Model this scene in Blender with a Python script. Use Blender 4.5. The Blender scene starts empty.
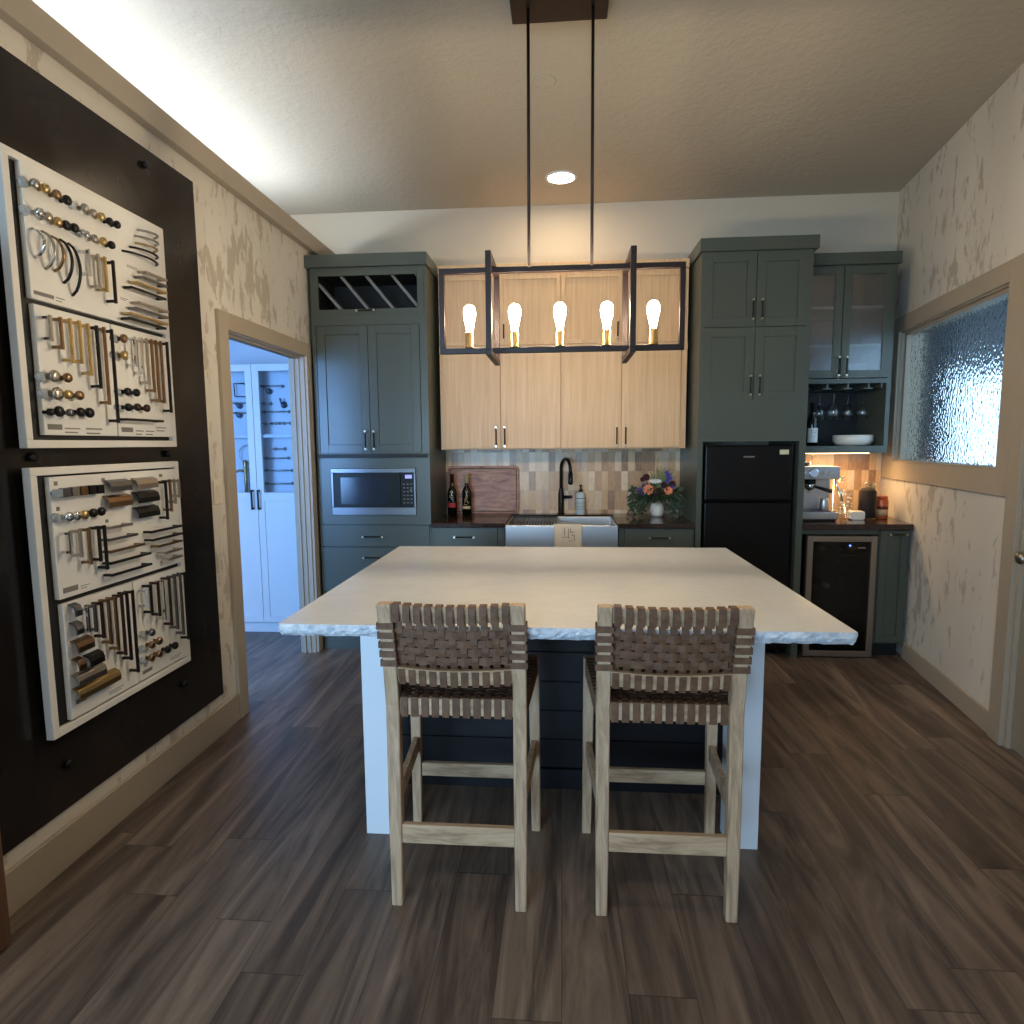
import bpy, bmesh, math, random
from mathutils import Matrix, Vector
random.seed(7)
S = bpy.context.scene
COL = S.collection
PI = math.pi

# ------------------------------------------------------------------ camera
CAM_H = 1.4576
cd = bpy.data.cameras.new('camera'); cam = bpy.data.objects.new('camera', cd); COL.objects.link(cam)
cd.sensor_width = 36.0; cd.sensor_fit = 'HORIZONTAL'; cd.lens = 627.9 / 1024 * 36.0
cd.clip_start = 0.02; cd.clip_end = 100
_f = Vector((-0.07889033, 0.99093402, -0.10874777)); _r = Vector((0.99688299, 0.07850611, -0.00781669)); _u = Vector((-0.000791536, 0.109025461, 0.994038642))
cam.matrix_world = Matrix(((_r.x, _u.x, -_f.x, 0), (_r.y, _u.y, -_f.y, 0), (_r.z, _u.z, -_f.z, CAM_H), (0, 0, 0, 1)))
S.camera = cam

# ------------------------------------------------------------------ exposure, sky, daylight
S.view_settings.view_transform = 'Standard'; S.view_settings.look = 'None'
S.view_settings.exposure = 1.3; S.view_settings.gamma = 1.0; S.view_settings.use_curve_mapping = False
world = bpy.data.worlds.new('sky'); S.world = world; world.use_nodes = True
bg = world.node_tree.nodes['Background']; bg.inputs[0].default_value = (0.50, 0.74, 1.0, 1); bg.inputs[1].default_value = 1.15

def area(name, loc, target, sx, sy, power, color, spread=PI):
    l = bpy.data.lights.new(name, 'AREA'); l.shape = 'RECTANGLE'; l.size = sx; l.size_y = sy
    l.energy = power; l.color = color; l.spread = spread
    o = bpy.data.objects.new(name, l); COL.objects.link(o); o.location = loc
    o.rotation_euler = (Vector(target) - Vector(loc)).to_track_quat('-Z', 'Y').to_euler()
    return o
DAY = (0.42, 0.70, 1.0)
area('shop_window_daylight', (-2.0, -2.93, 1.35), (-1.5, 4.3, 1.0), 3.2, 1.7, 25, DAY, 1.5)
area('side_room_window_daylight', (-2.7, .74, 1.5), (-2.2, 4.5, 1.2), 1.5, 1.5, 42, (0.22, 0.48, 1.0), 2.2)
area('under_cabinet_lamp', (1.93, 4.60, 1.366), (1.93, 4.62, 0), 0.5, 0.03, 1.8, (1.0, 0.62, 0.28))
CAN = 34.0      # radiance of the recessed lamps
BULB = 76.0     # radiance of the filament bulbs
COVE = 25.0      # radiance of the strip light on the ledge

# ------------------------------------------------------------------ materials
MATS = {}
def srgb(r, g, b):
    f = lambda c: ((c / 255 + 0.055) / 1.055) ** 2.4 if c > 10 else c / 255 / 12.92
    return (f(r), f(g), f(b), 1)
def mat(name, color=(200, 200, 200), rough=0.5, metal=0.0, **kw):
    if .24 < rough < .325: rough = .325
    m = bpy.data.materials.new(name); m.use_nodes = True; MATS[name] = m
    b = m.node_tree.nodes['Principled BSDF']
    b.inputs['Base Color'].default_value = srgb(*color); b.inputs['Roughness'].default_value = rough; b.inputs['Metallic'].default_value = metal
    for k, v in kw.items(): b.inputs[{'Specular_IOR_Level': 'Specular IOR Level'}.get(k, k.replace('_', ' '))].default_value = v
    # a faint procedural unevenness in the gloss of every plain surface
    nt = m.node_tree; tc = nt.nodes.new('ShaderNodeTexCoord'); n = nt.nodes.new('ShaderNodeTexNoise'); n.inputs['Scale'].default_value = 9
    mr = nt.nodes.new('ShaderNodeMapRange'); mr.inputs[3].default_value = max(0.0, rough - 0.03); mr.inputs[4].default_value = min(1, rough + 0.03)
    nt.links.new(tc.outputs['Object'], n.inputs['Vector']); nt.links.new(n.outputs['Fac'], mr.inputs[0]); nt.links.new(mr.outputs[0], b.inputs['Roughness'])
    return m
class NT:
    def __init__(s, m): s.t = m.node_tree; s.b = s.t.nodes['Principled BSDF']
    def n(s, typ, **props):
        x = s.t.nodes.new('ShaderNode' + typ)
        for k, v in props.items(): setattr(x, k, v)
        return x
    def l(s, a, b): s.t.links.new(a, b)
    def pos(s, scale=(1, 1, 1), rot=(0, 0, 0)):
        g = s.n('NewGeometry'); m = s.n('Mapping'); m.inputs['Scale'].default_value = scale; m.inputs['Rotation'].default_value = rot
        s.l(g.outputs['Position'], m.inputs['Vector']); return m.outputs[0]
    def obj(s, scale=(1, 1, 1)):
        g = s.n('TexCoord'); m = s.n('Mapping'); m.inputs['Scale'].default_value = scale
        s.l(g.outputs['Object'], m.inputs['Vector']); return m.outputs[0]
    def noise(s, v, scale=5, detail=4, rough=.55, dist=0.0):
        x = s.n('TexNoise'); x.inputs['Scale'].default_value = scale; x.inputs['Detail'].default_value = detail; x.inputs['Roughness'].default_value = rough
        x.inputs['Distortion'].default_value = dist; s.l(v, x.inputs['Vector']); return x.outputs['Fac']
    def math(s, op, a, b=None, c=None):
        x = s.n('Math', operation=op)
        for i, v in enumerate((a, b, c)):
            if v is None: continue
            if isinstance(v, (int, float)): x.inputs[i].default_value = v
            else: s.l(v, x.inputs[i])
        return x.outputs[0]
    def ramp(s, fac, stops):
        x = s.n('ValToRGB'); e = x.color_ramp.elements
        while len(e) < len(stops): e.new(0.5)
        for i, (p, c) in enumerate(stops): e[i].position = p; e[i].color = srgb(*c) if len(c) == 3 else c
        s.l(fac, x.inputs[0]); return x.outputs[0]
    def mix(s, fac, a, b, mode='MIX'):
        x = s.n('Mix', data_type='RGBA', blend_type=mode)
        for i, v in ((0, fac), (6, a), (7, b)):
            if isinstance(v, (int, float)): x.inputs[i].default_value = v
            elif isinstance(v, tuple): x.inputs[i].default_value = srgb(*v) if len(v) == 3 else v
            else: s.l(v, x.inputs[i])
        return x.outputs[2]
    def color(s, c): s.l(c, s.b.inputs['Base Color'])
    def bump(s, h, strength=.2, dist=.01):
        x = s.n('Bump'); x.inputs['Strength'].default_value = strength; x.inputs['Distance'].default_value = dist
        s.l(h, x.inputs['Height']); s.l(x.outputs[0], s.b.inputs['Normal'])

mat('cabinet_paint', (74, 80, 72), .33)
mat('cabinet_inside', (34, 37, 38), .6)
mat('slat_paint', (120, 122, 122), .5)
mat('white_paint', (232, 232, 232), .35)
mat('cream_paint', (204, 192, 172), .75)
mat('trim_paint', (172, 158, 138), .5)
mat('door_paint', (158, 146, 128), .55)
mat('frame_white', (236, 232, 224), .4)
mat('board_white', (238, 236, 230), .35)
mat('post_white', (226, 230, 236), .5)
mat('black', (14, 14, 15), .35)
mat('black_matte', (16, 15, 16), .6)
mat('fridge_black', (9, 7, 7), .38, 0, Specular_IOR_Level=.25)
mat('island_dark', (19, 18, 23), .35)
mat('fixture_bronze', (40, 27, 24), .42, .35)
mat('black_metal', (20, 19, 20), .35, .4)
mat('chrome', (214, 216, 220), .12, 1)
mat('nickel', (176, 168, 158), .28, 1)
mat('steel', (118, 118, 122), .3, 1)
mat('gold', (192, 164, 112), .25, 1)
mat('bronze', (142, 114, 86), .32, 1)
mat('dark_bronze', (66, 46, 38), .4, .7)
mat('brass', (178, 150, 100), .28, 1)
mat('acrylic', (190, 200, 206), .1, 0, Alpha=.45)
mat('print_grey', (128, 124, 118), .7)
mat('handle_dark', (38, 33, 30), .4, .7)
mat('handle_tip', (200, 190, 175), .25, 1)
mat('stainless', (200, 200, 202), .36, .9)
mat('oven_trim', (112, 110, 112), .3, 1)
mat('oven_window', (38, 45, 58), .16)
mat('cooler_frame', (158, 146, 134), .38, .9)
mat('paper_white', (226, 224, 220), .7)
mat('label_red', (170, 44, 50), .6)
mat('bottle_dark', (10, 12, 9), .08)
mat('foil_red', (52, 20, 22), .4)
mat('foil_cream', (200, 178, 130), .4)
mat('olive_ink', (120, 120, 60), .5)
mat('ceramic', (226, 222, 212), .35)
mat('coffee_brown', (26, 13, 8), .7)
mat('orange_wax', (176, 84, 44), .3)
mat('dark_red', (92, 26, 18), .4)
mat('label_tan', (188, 158, 122), .6)
mat('petal_peach', (236, 148, 106), .6)
mat('petal_white', (226, 224, 216), .6)
mat('petal_burgundy', (62, 14, 26), .6)
mat('petal_purple', (78, 62, 138), .6)
mat('foliage', (42, 62, 34), .6)
mat('foliage_light', (108, 124, 74), .6)
mat('grass_dry', (150, 146, 110), .6)
mat('soap_label', (196, 206, 206), .4)
mat('towel_cloth', (206, 192, 170), .9)
mat('towel_print', (140, 122, 104), .9)
mat('switch_white', (226, 214, 196), .4)
mat('sticker', (206, 198, 160), .6)
mat('blade_grey', (128, 128, 130), .4, .6)
mat('exterior_wall', (46, 48, 54), .8)
mat('exterior_ground', (150, 156, 150), .9)
mat('hedge', (74, 104, 66), .9)
mat('pink_cup', (190, 150, 130), .5)
mat('gauge_face', (196, 206, 226), .3)
mat('blue_room_wall', (206, 212, 222), .7)
mat('coffee_head', (186, 188, 192), .3, .85)
def emis(name, color, strength):
    m = mat(name, (240, 235, 225), .4); b = m.node_tree.nodes['Principled BSDF']
    b.inputs['Emission Color'].default_value = color; b.inputs['Emission Strength'].default_value = strength
emis('lamp_glow', (1.0, 0.80, 0.54, 1), CAN)
emis('bulb_glow', (1.0, 0.82, 0.58, 1), BULB)
emis('cove_glow', (0.72, 0.84, 1.0, 1), COVE)
emis('display_blue', (0.01, 0.01, 0.9, 1), .35)
emis('led_blue', (0.05, 0.1, 1.0, 1), 2.5)
emis('under_glow', (1.0, 0.62, 0.28, 1), 4)
m = mat('clear_glass', (240, 245, 248), .02, 0, IOR=1.45); m.node_tree.nodes['Principled BSDF'].inputs['Transmission Weight'].default_value = 1
def thin_glass(name, tint, gloss_rough, blend, trans_rough=None):
    m = bpy.data.materials.new(name); m.use_nodes = True; MATS[name] = m; nt = m.node_tree; nt.nodes.clear()
    o = nt.nodes.new('ShaderNodeOutputMaterial'); mx = nt.nodes.new('ShaderNodeMixShader'); lw = nt.nodes.new('ShaderNodeLayerWeight'); lw.inputs[0].default_value = .5; fr = nt.nodes.new('ShaderNodeMath'); fr.operation = 'POWER'; fr.inputs[1].default_value = 4.0; nt.links.new(lw.outputs['Facing'], fr.inputs[0])
    ad = nt.nodes.new('ShaderNodeMath'); ad.inputs[1].default_value = blend + .03; ad.use_clamp = True
    if trans_rough is None: tr = nt.nodes.new('ShaderNodeBsdfTransparent'); tr.inputs[0].default_value = tint
    else:
        tr = nt.nodes.new('ShaderNodeBsdfRefraction'); tr.inputs['Color'].default_value = tint; tr.inputs['Roughness'].default_value = trans_rough; tr.inputs['IOR'].default_value = 1.02
    gl = nt.nodes.new('ShaderNodeBsdfGlossy'); gl.inputs['Roughness'].default_value = gloss_rough; gl.inputs['Color'].default_value = (.9, .9, .9, 1)
    nt.links.new(fr.outputs[0], ad.inputs[0]); nt.links.new(ad.outputs[0], mx.inputs[0]); nt.links.new(tr.outputs[0], mx.inputs[1]); nt.links.new(gl.outputs[0], mx.inputs[2]); nt.links.new(mx.outputs[0], o.inputs[0])
thin_glass('door_glass', (.92, .96, 1, 1), .03, .0)
thin_glass('smoked_glass', (.5, .5, .52, 1), .08, .0)
thin_glass('frosted_glass', (.62, .66, .68, 1), .30, .14)
thin_glass('jar_glass', (.98, .985, .99, 1), .05, -.03)
thin_glass('stem_glass', (.965, .975, .985, 1), .05, .03)

# hammered privacy glass
m = mat('hammered_glass', (235, 245, 250), .04, 0, IOR=1.16); t = NT(m); t.b.inputs['Transmission Weight'].default_value = 1
v = t.n('TexVoronoi'); v.feature = 'SMOOTH_F1'; v.inputs['Scale'].default_value = 52; t.l(t.pos(), v.inputs['Vector'])
t.bump(v.outputs['Distance'], .9, .0034)

# plank floor, boards running away from the camera
m = mat('floor_planks', (100, 88, 78), .42); t = NT(m)
g = t.n('NewGeometry'); sp = t.n('SeparateXYZ'); t.l(g.outputs['Position'], sp.inputs[0])
ix = t.math('FLOOR', t.math('DIVIDE', sp.outputs[0], .178)); wn = t.n('TexWhiteNoise', noise_dimensions='1D'); t.l(ix, wn.inputs['W'])
yy = t.math('ADD', t.math('DIVIDE', sp.outputs[1], 1.22), t.math('MULTIPLY', wn.outputs['Value'], 5.0)); iy = t.math('FLOOR', yy)
cb = t.n('CombineXYZ'); t.l(ix, cb.inputs[0]); t.l(iy, cb.inputs[1]); w2 = t.n('TexWhiteNoise', noise_dimensions='2D'); t.l(cb.outputs[0], w2.inputs['Vector'])
off = t.n('VectorMath', operation='SCALE'); t.l(w2.outputs['Color'], off.inputs[0]); off.inputs['Scale'].default_value = 7
mp = t.n('Mapping'); mp.inputs['Scale'].default_value = (5.5, .5, 1); t.l(g.outputs['Position'], mp.inputs['Vector'])
ad = t.n('VectorMath', operation='ADD'); t.l(mp.outputs[0], ad.inputs[0]); t.l(off.outputs[0], ad.inputs[1])
gr = t.noise(ad.outputs[0], 1.5, 8, .64, 1.6)
mp2 = t.n('Mapping'); mp2.inputs['Scale'].default_value = (60, 2.2, 1); t.l(g.outputs['Position'], mp2.inputs['Vector']); fine = t.noise(mp2.outputs[0], 2.2, 4, .6)
base = t.ramp(gr, [(.28, (70, 59, 53)), (.42, (102, 88, 79)), (.55, (136, 119, 106)), (.72, (168, 149, 132))])
tone = t.ramp(w2.outputs['Value'], [(0, (215, 210, 206)), (.5, (238, 233, 228)), (1, (255, 252, 247))])
c = t.mix(1.0, base, tone, 'MULTIPLY'); c = t.mix(.12, c, t.ramp(fine, [(.35, (50, 42, 38)), (.65, (150, 134, 120))]), 'OVERLAY')
fx = t.math('FRACT', t.math('DIVIDE', sp.outputs[0], .178)); fy = t.math('FRACT', yy)
seam = t.math('MAXIMUM', t.math('LESS_THAN', fx, .012), t.math('LESS_THAN', fy, .003))
t.color(t.mix(t.math('MULTIPLY', seam, .6), c, (36, 30, 27))); t.bump(fine, .06, .003)

# smudged wallpaper
m = mat('wallpaper', (206, 196, 180), .8); t = NT(m)
p1 = t.pos((1, 1, .42)); big = t.noise(t.pos((1, 1, .5)), 2.0, 3, .5); sm = t.noise(p1, 16, 5, .6, .5)
base = t.ramp(t.noise(t.pos((1, 1, .3)), 1.5, 2), [(.3, (206, 199, 186)), (.7, (222, 214, 200))])
mask = t.ramp(t.math('ADD', sm, t.math('MULTIPLY', t.math('SUBTRACT', big, .5), .55)), [(.55, (0, 0, 0)), (.62, (255, 255, 255))])
t.color(t.mix(t.math('MULTIPLY', mask, .66), base, (164, 150, 130)))

m = mat('ceiling_plaster', (182, 173, 156), .85); t = NT(m)
t.bump(t.noise(t.pos(), 26, 5, .6), .5, .012)

m = mat('pale_oak', (206, 178, 144), .45); t = NT(m)
gr = t.noise(t.pos((1, 1, .03)), 70, 3, .6); b2 = t.noise(t.pos((1, 1, .2)), 4, 2)
c = t.mix(.5, t.ramp(gr, [(.3, (194, 150, 106)), (.7, (230, 196, 154))]), t.ramp(b2, [(.3, (206, 164, 118)), (.7, (222, 184, 140))])); t.color(c)

m = mat('stool_wood', (186, 162, 126), .55); t = NT(m)
gr = t.noise(t.obj((1, 1, .12)), 34, 5, .6, .8); t.color(t.ramp(gr, [(.28, (136, 104, 78)), (.5, (190, 158, 126)), (.75, (214, 188, 158))]))
m = mat('stool_wood_across', (186, 162, 126), .55); t = NT(m)
gr = t.noise(t.obj((.15, 1, 1)), 34, 5, .6, .8); t.color(t.ramp(gr, [(.28, (136, 104, 78)), (.5, (188, 156, 122)), (.75, (214, 184, 150))]))
m = mat('leather', (84, 56, 44), .68); t = NT(m)
t.color(t.ramp(t.noise(t.obj(), 40, 4), [(.3, (86, 57, 38)), (.7, (118, 84, 58))])); t.bump(t.noise(t.obj(), 300, 2), .15, .001)

m = mat('walnut', (128, 84, 62), .45); t = NT(m)
gr = t.noise(t.pos((.22, 1, 1)), 16, 6, .6, 2.2); t.color(t.ramp(gr, [(.3, (104, 64, 48)), (.5, (158, 108, 84)), (.72, (194, 146, 122))]))
m = mat('brown_wood', (92, 62, 40), .5); t = NT(m)
t.color(t.ramp(t.noise(t.pos((1, 1, .1)), 20, 5, .6), [(.3, (70, 46, 30)), (.7, (112, 78, 52))]))

m = mat('quartz', (224, 218, 206), .17); t = NT(m)
ve = t.noise(t.pos((1, 1.6, 1), (0, 0, .5)), 2.2, 6, .6, 1.6); cr = t.math('ABSOLUTE', t.math('SUBTRACT', ve, .5))
t.color(t.mix(t.ramp(cr, [(0, (150, 150, 150)), (.06, (0, 0, 0))]), (232, 232, 230), (216, 216, 216)))
m = mat('quartz_edge', (206, 212, 220), .5); t = NT(m)
t.color(t.ramp(t.noise(t.pos(), 40, 5, .65), [(.35, (176, 184, 194)), (.65, (226, 230, 234))])); t.bump(t.noise(t.pos(), 55, 4), .7, .01)

m = mat('dark_stone', (52, 38, 34), .12); t = NT(m)
t.color(t.ramp(t.noise(t.pos(), 60, 5, .7), [(.35, (34, 25, 23)), (.65, (66, 50, 45))]))

m = mat('black_steel', (40, 38, 38), .4, .35); t = NT(m)
t.color(t.ramp(t.noise(t.pos((1, 1, .6)), 3.5, 5, .6), [(.3, (30, 28, 28)), (.7, (52, 46, 43))])); t.l(t.ramp(t.noise(t.pos(), 5, 4), [(.3, (95, 95, 95)), (.7, (150, 150, 150))]), t.b.inputs['Roughness'])

m = mat('wall_tile', (186, 156, 122), .28); t = NT(m)
g = t.n('NewGeometry'); sp = t.n('SeparateXYZ'); t.l(g.outputs['Position'], sp.inputs[0])
tx = t.math('DIVIDE', sp.outputs[0], .0505); tz = t.math('DIVIDE', t.math('SUBTRACT', sp.outputs[2], .942), .1485)
cb = t.n('CombineXYZ'); t.l(t.math('FLOOR', tx), cb.inputs[0]); t.l(t.math('FLOOR', tz), cb.inputs[1]); w2 = t.n('TexWhiteNoise', noise_dimensions='2D'); t.l(cb.outputs[0], w2.inputs['Vector'])
c = t.ramp(w2.outputs['Value'], [(0, (140, 102, 74)), (.2, (172, 132, 94)), (.4, (204, 164, 120)), (.62, (218, 184, 142)), (.82, (230, 208, 176)), (1, (190, 160, 136))])
gl = t.noise(t.pos((1, 1, .3)), 60, 3); c = t.mix(.18, c, t.ramp(gl, [(.3, (120, 90, 66)), (.7, (230, 206, 176))]))
grout = t.math('MAXIMUM', t.math('LESS_THAN', t.math('FRACT', tx), .035), t.math('LESS_THAN', t.math('FRACT', tz), .014))
t.color(t.mix(t.math('MULTIPLY', grout, .5), c, (150, 132, 112)))

# ------------------------------------------------------------------ mesh helpers
class MB:
    def __init__(s, T=None): s.bm = bmesh.new(); s.T = T; s.mats = []
    def mi(s, m):
        if m is None: return 0
        if m not in s.mats: s.mats.append(m)
        return s.mats.index(m)
    def box(s, x0, x1, y0, y1, z0, z1, m=None):
        v = [s.bm.verts.new(p) for p in ((x0, y0, z0), (x1, y0, z0), (x1, y1, z0), (x0, y1, z0), (x0, y0, z1), (x1, y0, z1), (x1, y1, z1), (x0, y1, z1))]
        k = s.mi(m)
        for f in ((3, 2, 1, 0), (4, 5, 6, 7), (0, 1, 5, 4), (1, 2, 6, 5), (2, 3, 7, 6), (3, 0, 4, 7)): s.bm.faces.new([v[i] for i in f]).material_index = k
        return s
    def hull(s, bottom, top, m=None):      # prism between two matching polygons
        a = [s.bm.verts.new(p) for p in bottom]; b = [s.bm.verts.new(p) for p in top]; n = len(a); k = s.mi(m)
        s.bm.faces.new(a[::-1]).material_index = k; s.bm.faces.new(b).material_index = k
        for i in range(n): s.bm.faces.new((a[i], a[(i + 1) % n], b[(i + 1) % n], b[i])).material_index = k
        return s
    def bar(s, p, q, w, h, m=None, up=(0, 0, 1)):   # square-section bar from p to q
        p = Vector(p); q = Vector(q); d = (q - p).normalized(); u = Vector(up)
        if abs(d.dot(u)) > .98: u = Vector((0, 1, 0))
        a = d.cross(u).normalized() * w / 2; b = a.cross(d).normalized() * h / 2
        return s.hull([p - a - b, p + a - b, p + a + b, p - a + b], [q - a - b, q + a - b, q + a + b, q - a + b], m)
    def tube(s, pts, r, n=10, m=None, flat=1.0):
        pts = [Vector(p) for p in pts]; rr = r if isinstance(r, (list, tuple)) else [r] * len(pts); rings = []; k = s.mi(m); ref = None
        for i, p in enumerate(pts):
            d = (pts[min(i + 1, len(pts) - 1)] - pts[max(i - 1, 0)]).normalized()
            if ref is None: ref = Vector((0, 0, 1)) if abs(d.z) < .9 else Vector((0, 1, 0))
            a = d.cross(ref).normalized(); b = a.cross(d).normalized(); ref = b
            rings.append([s.bm.verts.new(p + (a * math.cos(2 * PI * j / n) + b * math.sin(2 * PI * j / n) * flat) * rr[i]) for j in range(n)])
        for i in range(len(rings) - 1):
            for j in range(n):
                f = s.bm.faces.new((rings[i][j], rings[i + 1][j], rings[i + 1][(j + 1) % n], rings[i][(j + 1) % n])); f.smooth = True; f.material_index = k
        s.bm.faces.new(rings[0]).material_index = k; s.bm.faces.new(rings[-1][::-1]).material_index = k
        return s
    def lathe(s, c, prof, n=24, m=None, axis='z', closed=False):
        c = Vector(c); rings = []; k = s.mi(m)
        for r, h in prof:
            ring = []
            for j in range(n):
                a = 2 * PI * j / n; x, y = max(r, 1e-5) * math.cos(a), max(r, 1e-5) * math.sin(a)
                d = {'z': (x, y, h), 'y': (y, h, x), 'x': (h, x, y)}[axis]
                ring.append(s.bm.verts.new(c + Vector(d)))
            rings.append(ring)
        for i in range(len(rings) - 1):
            for j in range(n):
                f = s.bm.faces.new((rings[i][j], rings[i][(j + 1) % n], rings[i + 1][(j + 1) % n], rings[i + 1][j])); f.smooth = True; f.material_index = k
        if not closed:
            s.bm.faces.new(rings[0][::-1]).material_index = k; s.bm.faces.new(rings[-1]).material_index = k
        return s
    def ribbon(s, pts, wv, th, m=None):    # strap with width vector wv (half width) following pts
        pts = [Vector(p) for p in pts]; wv = Vector(wv); k = s.mi(m); rows = []
        for i, p in enumerate(pts):
            d = (pts[min(i + 1, len(pts) - 1)] - pts[max(i - 1, 0)]).normalized(); nrm = d.cross(wv).normalized() * th / 2
            rows.append([s.bm.verts.new(q) for q in (p - wv - nrm, p + wv - nrm, p + wv + nrm, p - wv + nrm)])
        for i in range(len(rows) - 1):
            for j in range(4): s.bm.faces.new((rows[i][j], rows[i][(j + 1) % 4], rows[i + 1][(j + 1) % 4], rows[i + 1][j])).material_index = k
        s.bm.faces.new(rows[0][::-1]).material_index = k; s.bm.faces.new(rows[-1]).material_index = k
        return s

WL = {}
def wl(o): return WL[o.name] if o is not None else Vector((0, 0, 0))
def obj(name, mb, mt, parent=None, bev=0.0, seg=1):
    bm = mb.bm
    if mb.T is not None: bmesh.ops.transform(bm, matrix=mb.T, verts=bm.verts)
    bmesh.ops.recalc_face_normals(bm, faces=bm.faces)
    lo = Vector([min(v.co[i] for v in bm.verts) for i in range(3)]); hi = Vector([max(v.co[i] for v in bm.verts) for i in range(3)])
    c = Vector(((lo.x + hi.x) / 2, (lo.y + hi.y) / 2, lo.z))
    bmesh.ops.translate(bm, vec=-c, verts=bm.verts)
    me = bpy.data.meshes.new(name); bm.to_mesh(me); bm.free()
    if mb.mats:
        for k in mb.mats: me.materials.append(MATS[k])
    else: me.materials.append(MATS[mt])
    o = bpy.data.objects.new(name, me); COL.objects.link(o)
    if parent is not None: o.parent = parent
    o.location = c - wl(parent); WL[o.name] = c
    if bev:
        b = o.modifiers.new('bevel', 'BEVEL'); b.width = bev; b.segments = seg; b.limit_method = 'ANGLE'; b.angle_limit = .7
    return o
def thing(name, loc, label, cat, group=None):
    o = bpy.data.objects.new(name, None); COL.objects.link(o); o.location = loc; o.empty_display_size = .05; WL[o.name] = Vector(loc)
    return tag(o, label, cat, group)
def tag(o, label, cat, group=None):
    o['label'] = label; o['category'] = cat
    if group: o['group'] = group
    return o
def struct(name, mb, mt, parent=None, bev=0):
    o = obj(name, mb, mt, parent, bev)
    if parent is None: o['kind'] = 'structure'
    return o
def box(*a): return MB().box(*a)
def copy_tree(o, parent=None):
    c = o.copy(); COL.objects.link(c)
    if parent is not None: c.parent = parent
    for ch in list(o.children): copy_tree(ch, c)
    return c
# ================================================================== THE SETTING
YB = 4.8735; ZC = 3.2085; XL = -1.73; WT = .10
struct('floor', box(-4.6, 3.4, -3.1, 5.7, -.05, 0), 'floor_planks')
struct('ceiling', box(-4.6, 3.4, -3.1, 4.99, ZC, ZC + .1), 'ceiling_plaster')
# left wall with the doorway
b = MB(); b.box(XL - WT, XL, .6, 3.19, 0, 2.84); b.box(XL - WT, XL, 4.20, YB, 0, 2.84); b.box(XL - WT, XL, 3.19, 4.20, 2.06, 2.84)
struct('wall_left', b, 'wallpaper')
struct('wall_back', box(-4.6, 3.3, YB, YB + .12, 0, ZC), 'cream_paint')
bpy.data.objects['wall_back']
# rear of the shop, behind the camera
b = MB(); b.box(-4.6, -4.2, -3.1, -3.0, 0, ZC); b.box(-.4, 3.4, -3.1, -3.0, 0, ZC); b.box(-4.2, -.4, -3.1, -3.0, 0, .45); b.box(-4.2, -.4, -3.1, -3.0, 2.25, ZC)
struct('wall_rear', b, 'cream_paint')
b = MB(); b.box(-4.6, -4.5, -3.1, 5.7, 0, ZC)
struct('wall_far_left', b, 'blue_room_wall')
# side room behind the doorway
b = MB(); b.box(-4.5, XL - WT, .6, .7, 0, 2.5); b.box(-4.5, XL - WT, 5.1, 5.2, 0, 2.5)
struct('wall_side_room', b, 'blue_room_wall')
struct('ceiling_side_room', box(-4.5, XL - WT, .6, 4.87, 2.5, 2.6), 'blue_room_wall')
# cut the back wall where the side room passes through: the back wall starts at the left wall below, and runs on above
o = bpy.data.objects['wall_back']; me = o.data; bm = bmesh.new()
mb = MB(); mb.box(XL - WT, 2.42, YB, YB + .12, 0, ZC); mb.box(-4.6, XL - WT, YB, YB + .12, 2.5, ZC)
c = wl(o); bmesh.ops.translate(mb.bm, vec=-c, verts=mb.bm.verts); mb.bm.to_mesh(me)
# ledge board along the top of the left wall
struct('trim_1', box(XL + .001, XL + .045, .6, YB - .001, 2.772, 2.875), 'trim_paint', bev=.002)
struct('baseboard_left', box(XL + .001, XL + .018, .6, 3.095, 0, .145), 'trim_paint', bev=.003)
# doorway casing and jambs
b = MB(); b.box(XL, XL + .02, 3.10, 3.19, 0, 2.138); b.box(XL, XL + .02, 4.19, 4.262, 0, 2.138); b.box(XL, XL + .02, 3.19, 4.19, 2.05, 2.138)
d1 = struct('door_1', b, 'trim_paint', bev=.002)
b = MB(); b.box(XL - WT - .005, XL + .002, 3.17, 3.192, 0, 2.06); b.box(XL - WT - .005, XL + .002, 4.178, 4.2, 0, 2.06); b.box(XL - WT - .005, XL + .002, 3.19, 4.18, 2.045, 2.07)
for x in (XL - .038, XL - .072):
    b.box(x - .008, x + .008, 3.192, 3.202, 0, 2.05); b.box(x - .008, x + .008, 4.166, 4.178, 0, 2.05); b.box(x - .008, x + .008, 3.2, 4.17, 2.033, 2.045)
obj('door_jamb', b, 'trim_paint', d1)
# right wall, slightly skewed: local y runs along the wall, local x out of the room
TR = Matrix.Translation((1.6455, 0, 0)) @ Matrix.Rotation(-math.atan(.1519), 4, 'Z')
K = 1.01147
b = MB(TR); W0, W1 = 3.25 * K, 4.68 * K
b.box(0, .15, -3.2, 2.2, 0, ZC); b.box(0, .15, 2.2, 3.07, 2.20, ZC); b.box(0, .15, 3.07, W0, 0, ZC); b.box(0, .15, W1, 5.05, 0, ZC); b.box(0, .15, W0, W1, 0, 1.30); b.box(0, .15, W0, W1, 2.215, ZC)
struct('wall_right', b, 'wallpaper')
b = MB(TR)
b.box(-.02, 0, 3.185, W0 + .012, 1.185, 2.305); b.box(-.02, 0, W1 - .012, 4.915, 1.185, 2.305); b.box(-.02, 0, W0 + .012, W1 - .012, 2.203, 2.305); b.box(-.02, 0, W0 + .012, W1 - .012, 1.185, 1.31)
b.box(-.002, .15, W0, W0 + .02, 1.30, 2.215); b.box(-.002, .15, W1 - .02, W1, 1.30, 2.215); b.box(-.002, .15, W0, W1, 2.195, 2.215); b.box(-.002, .15, W0, W1, 1.30, 1.32)
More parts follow.
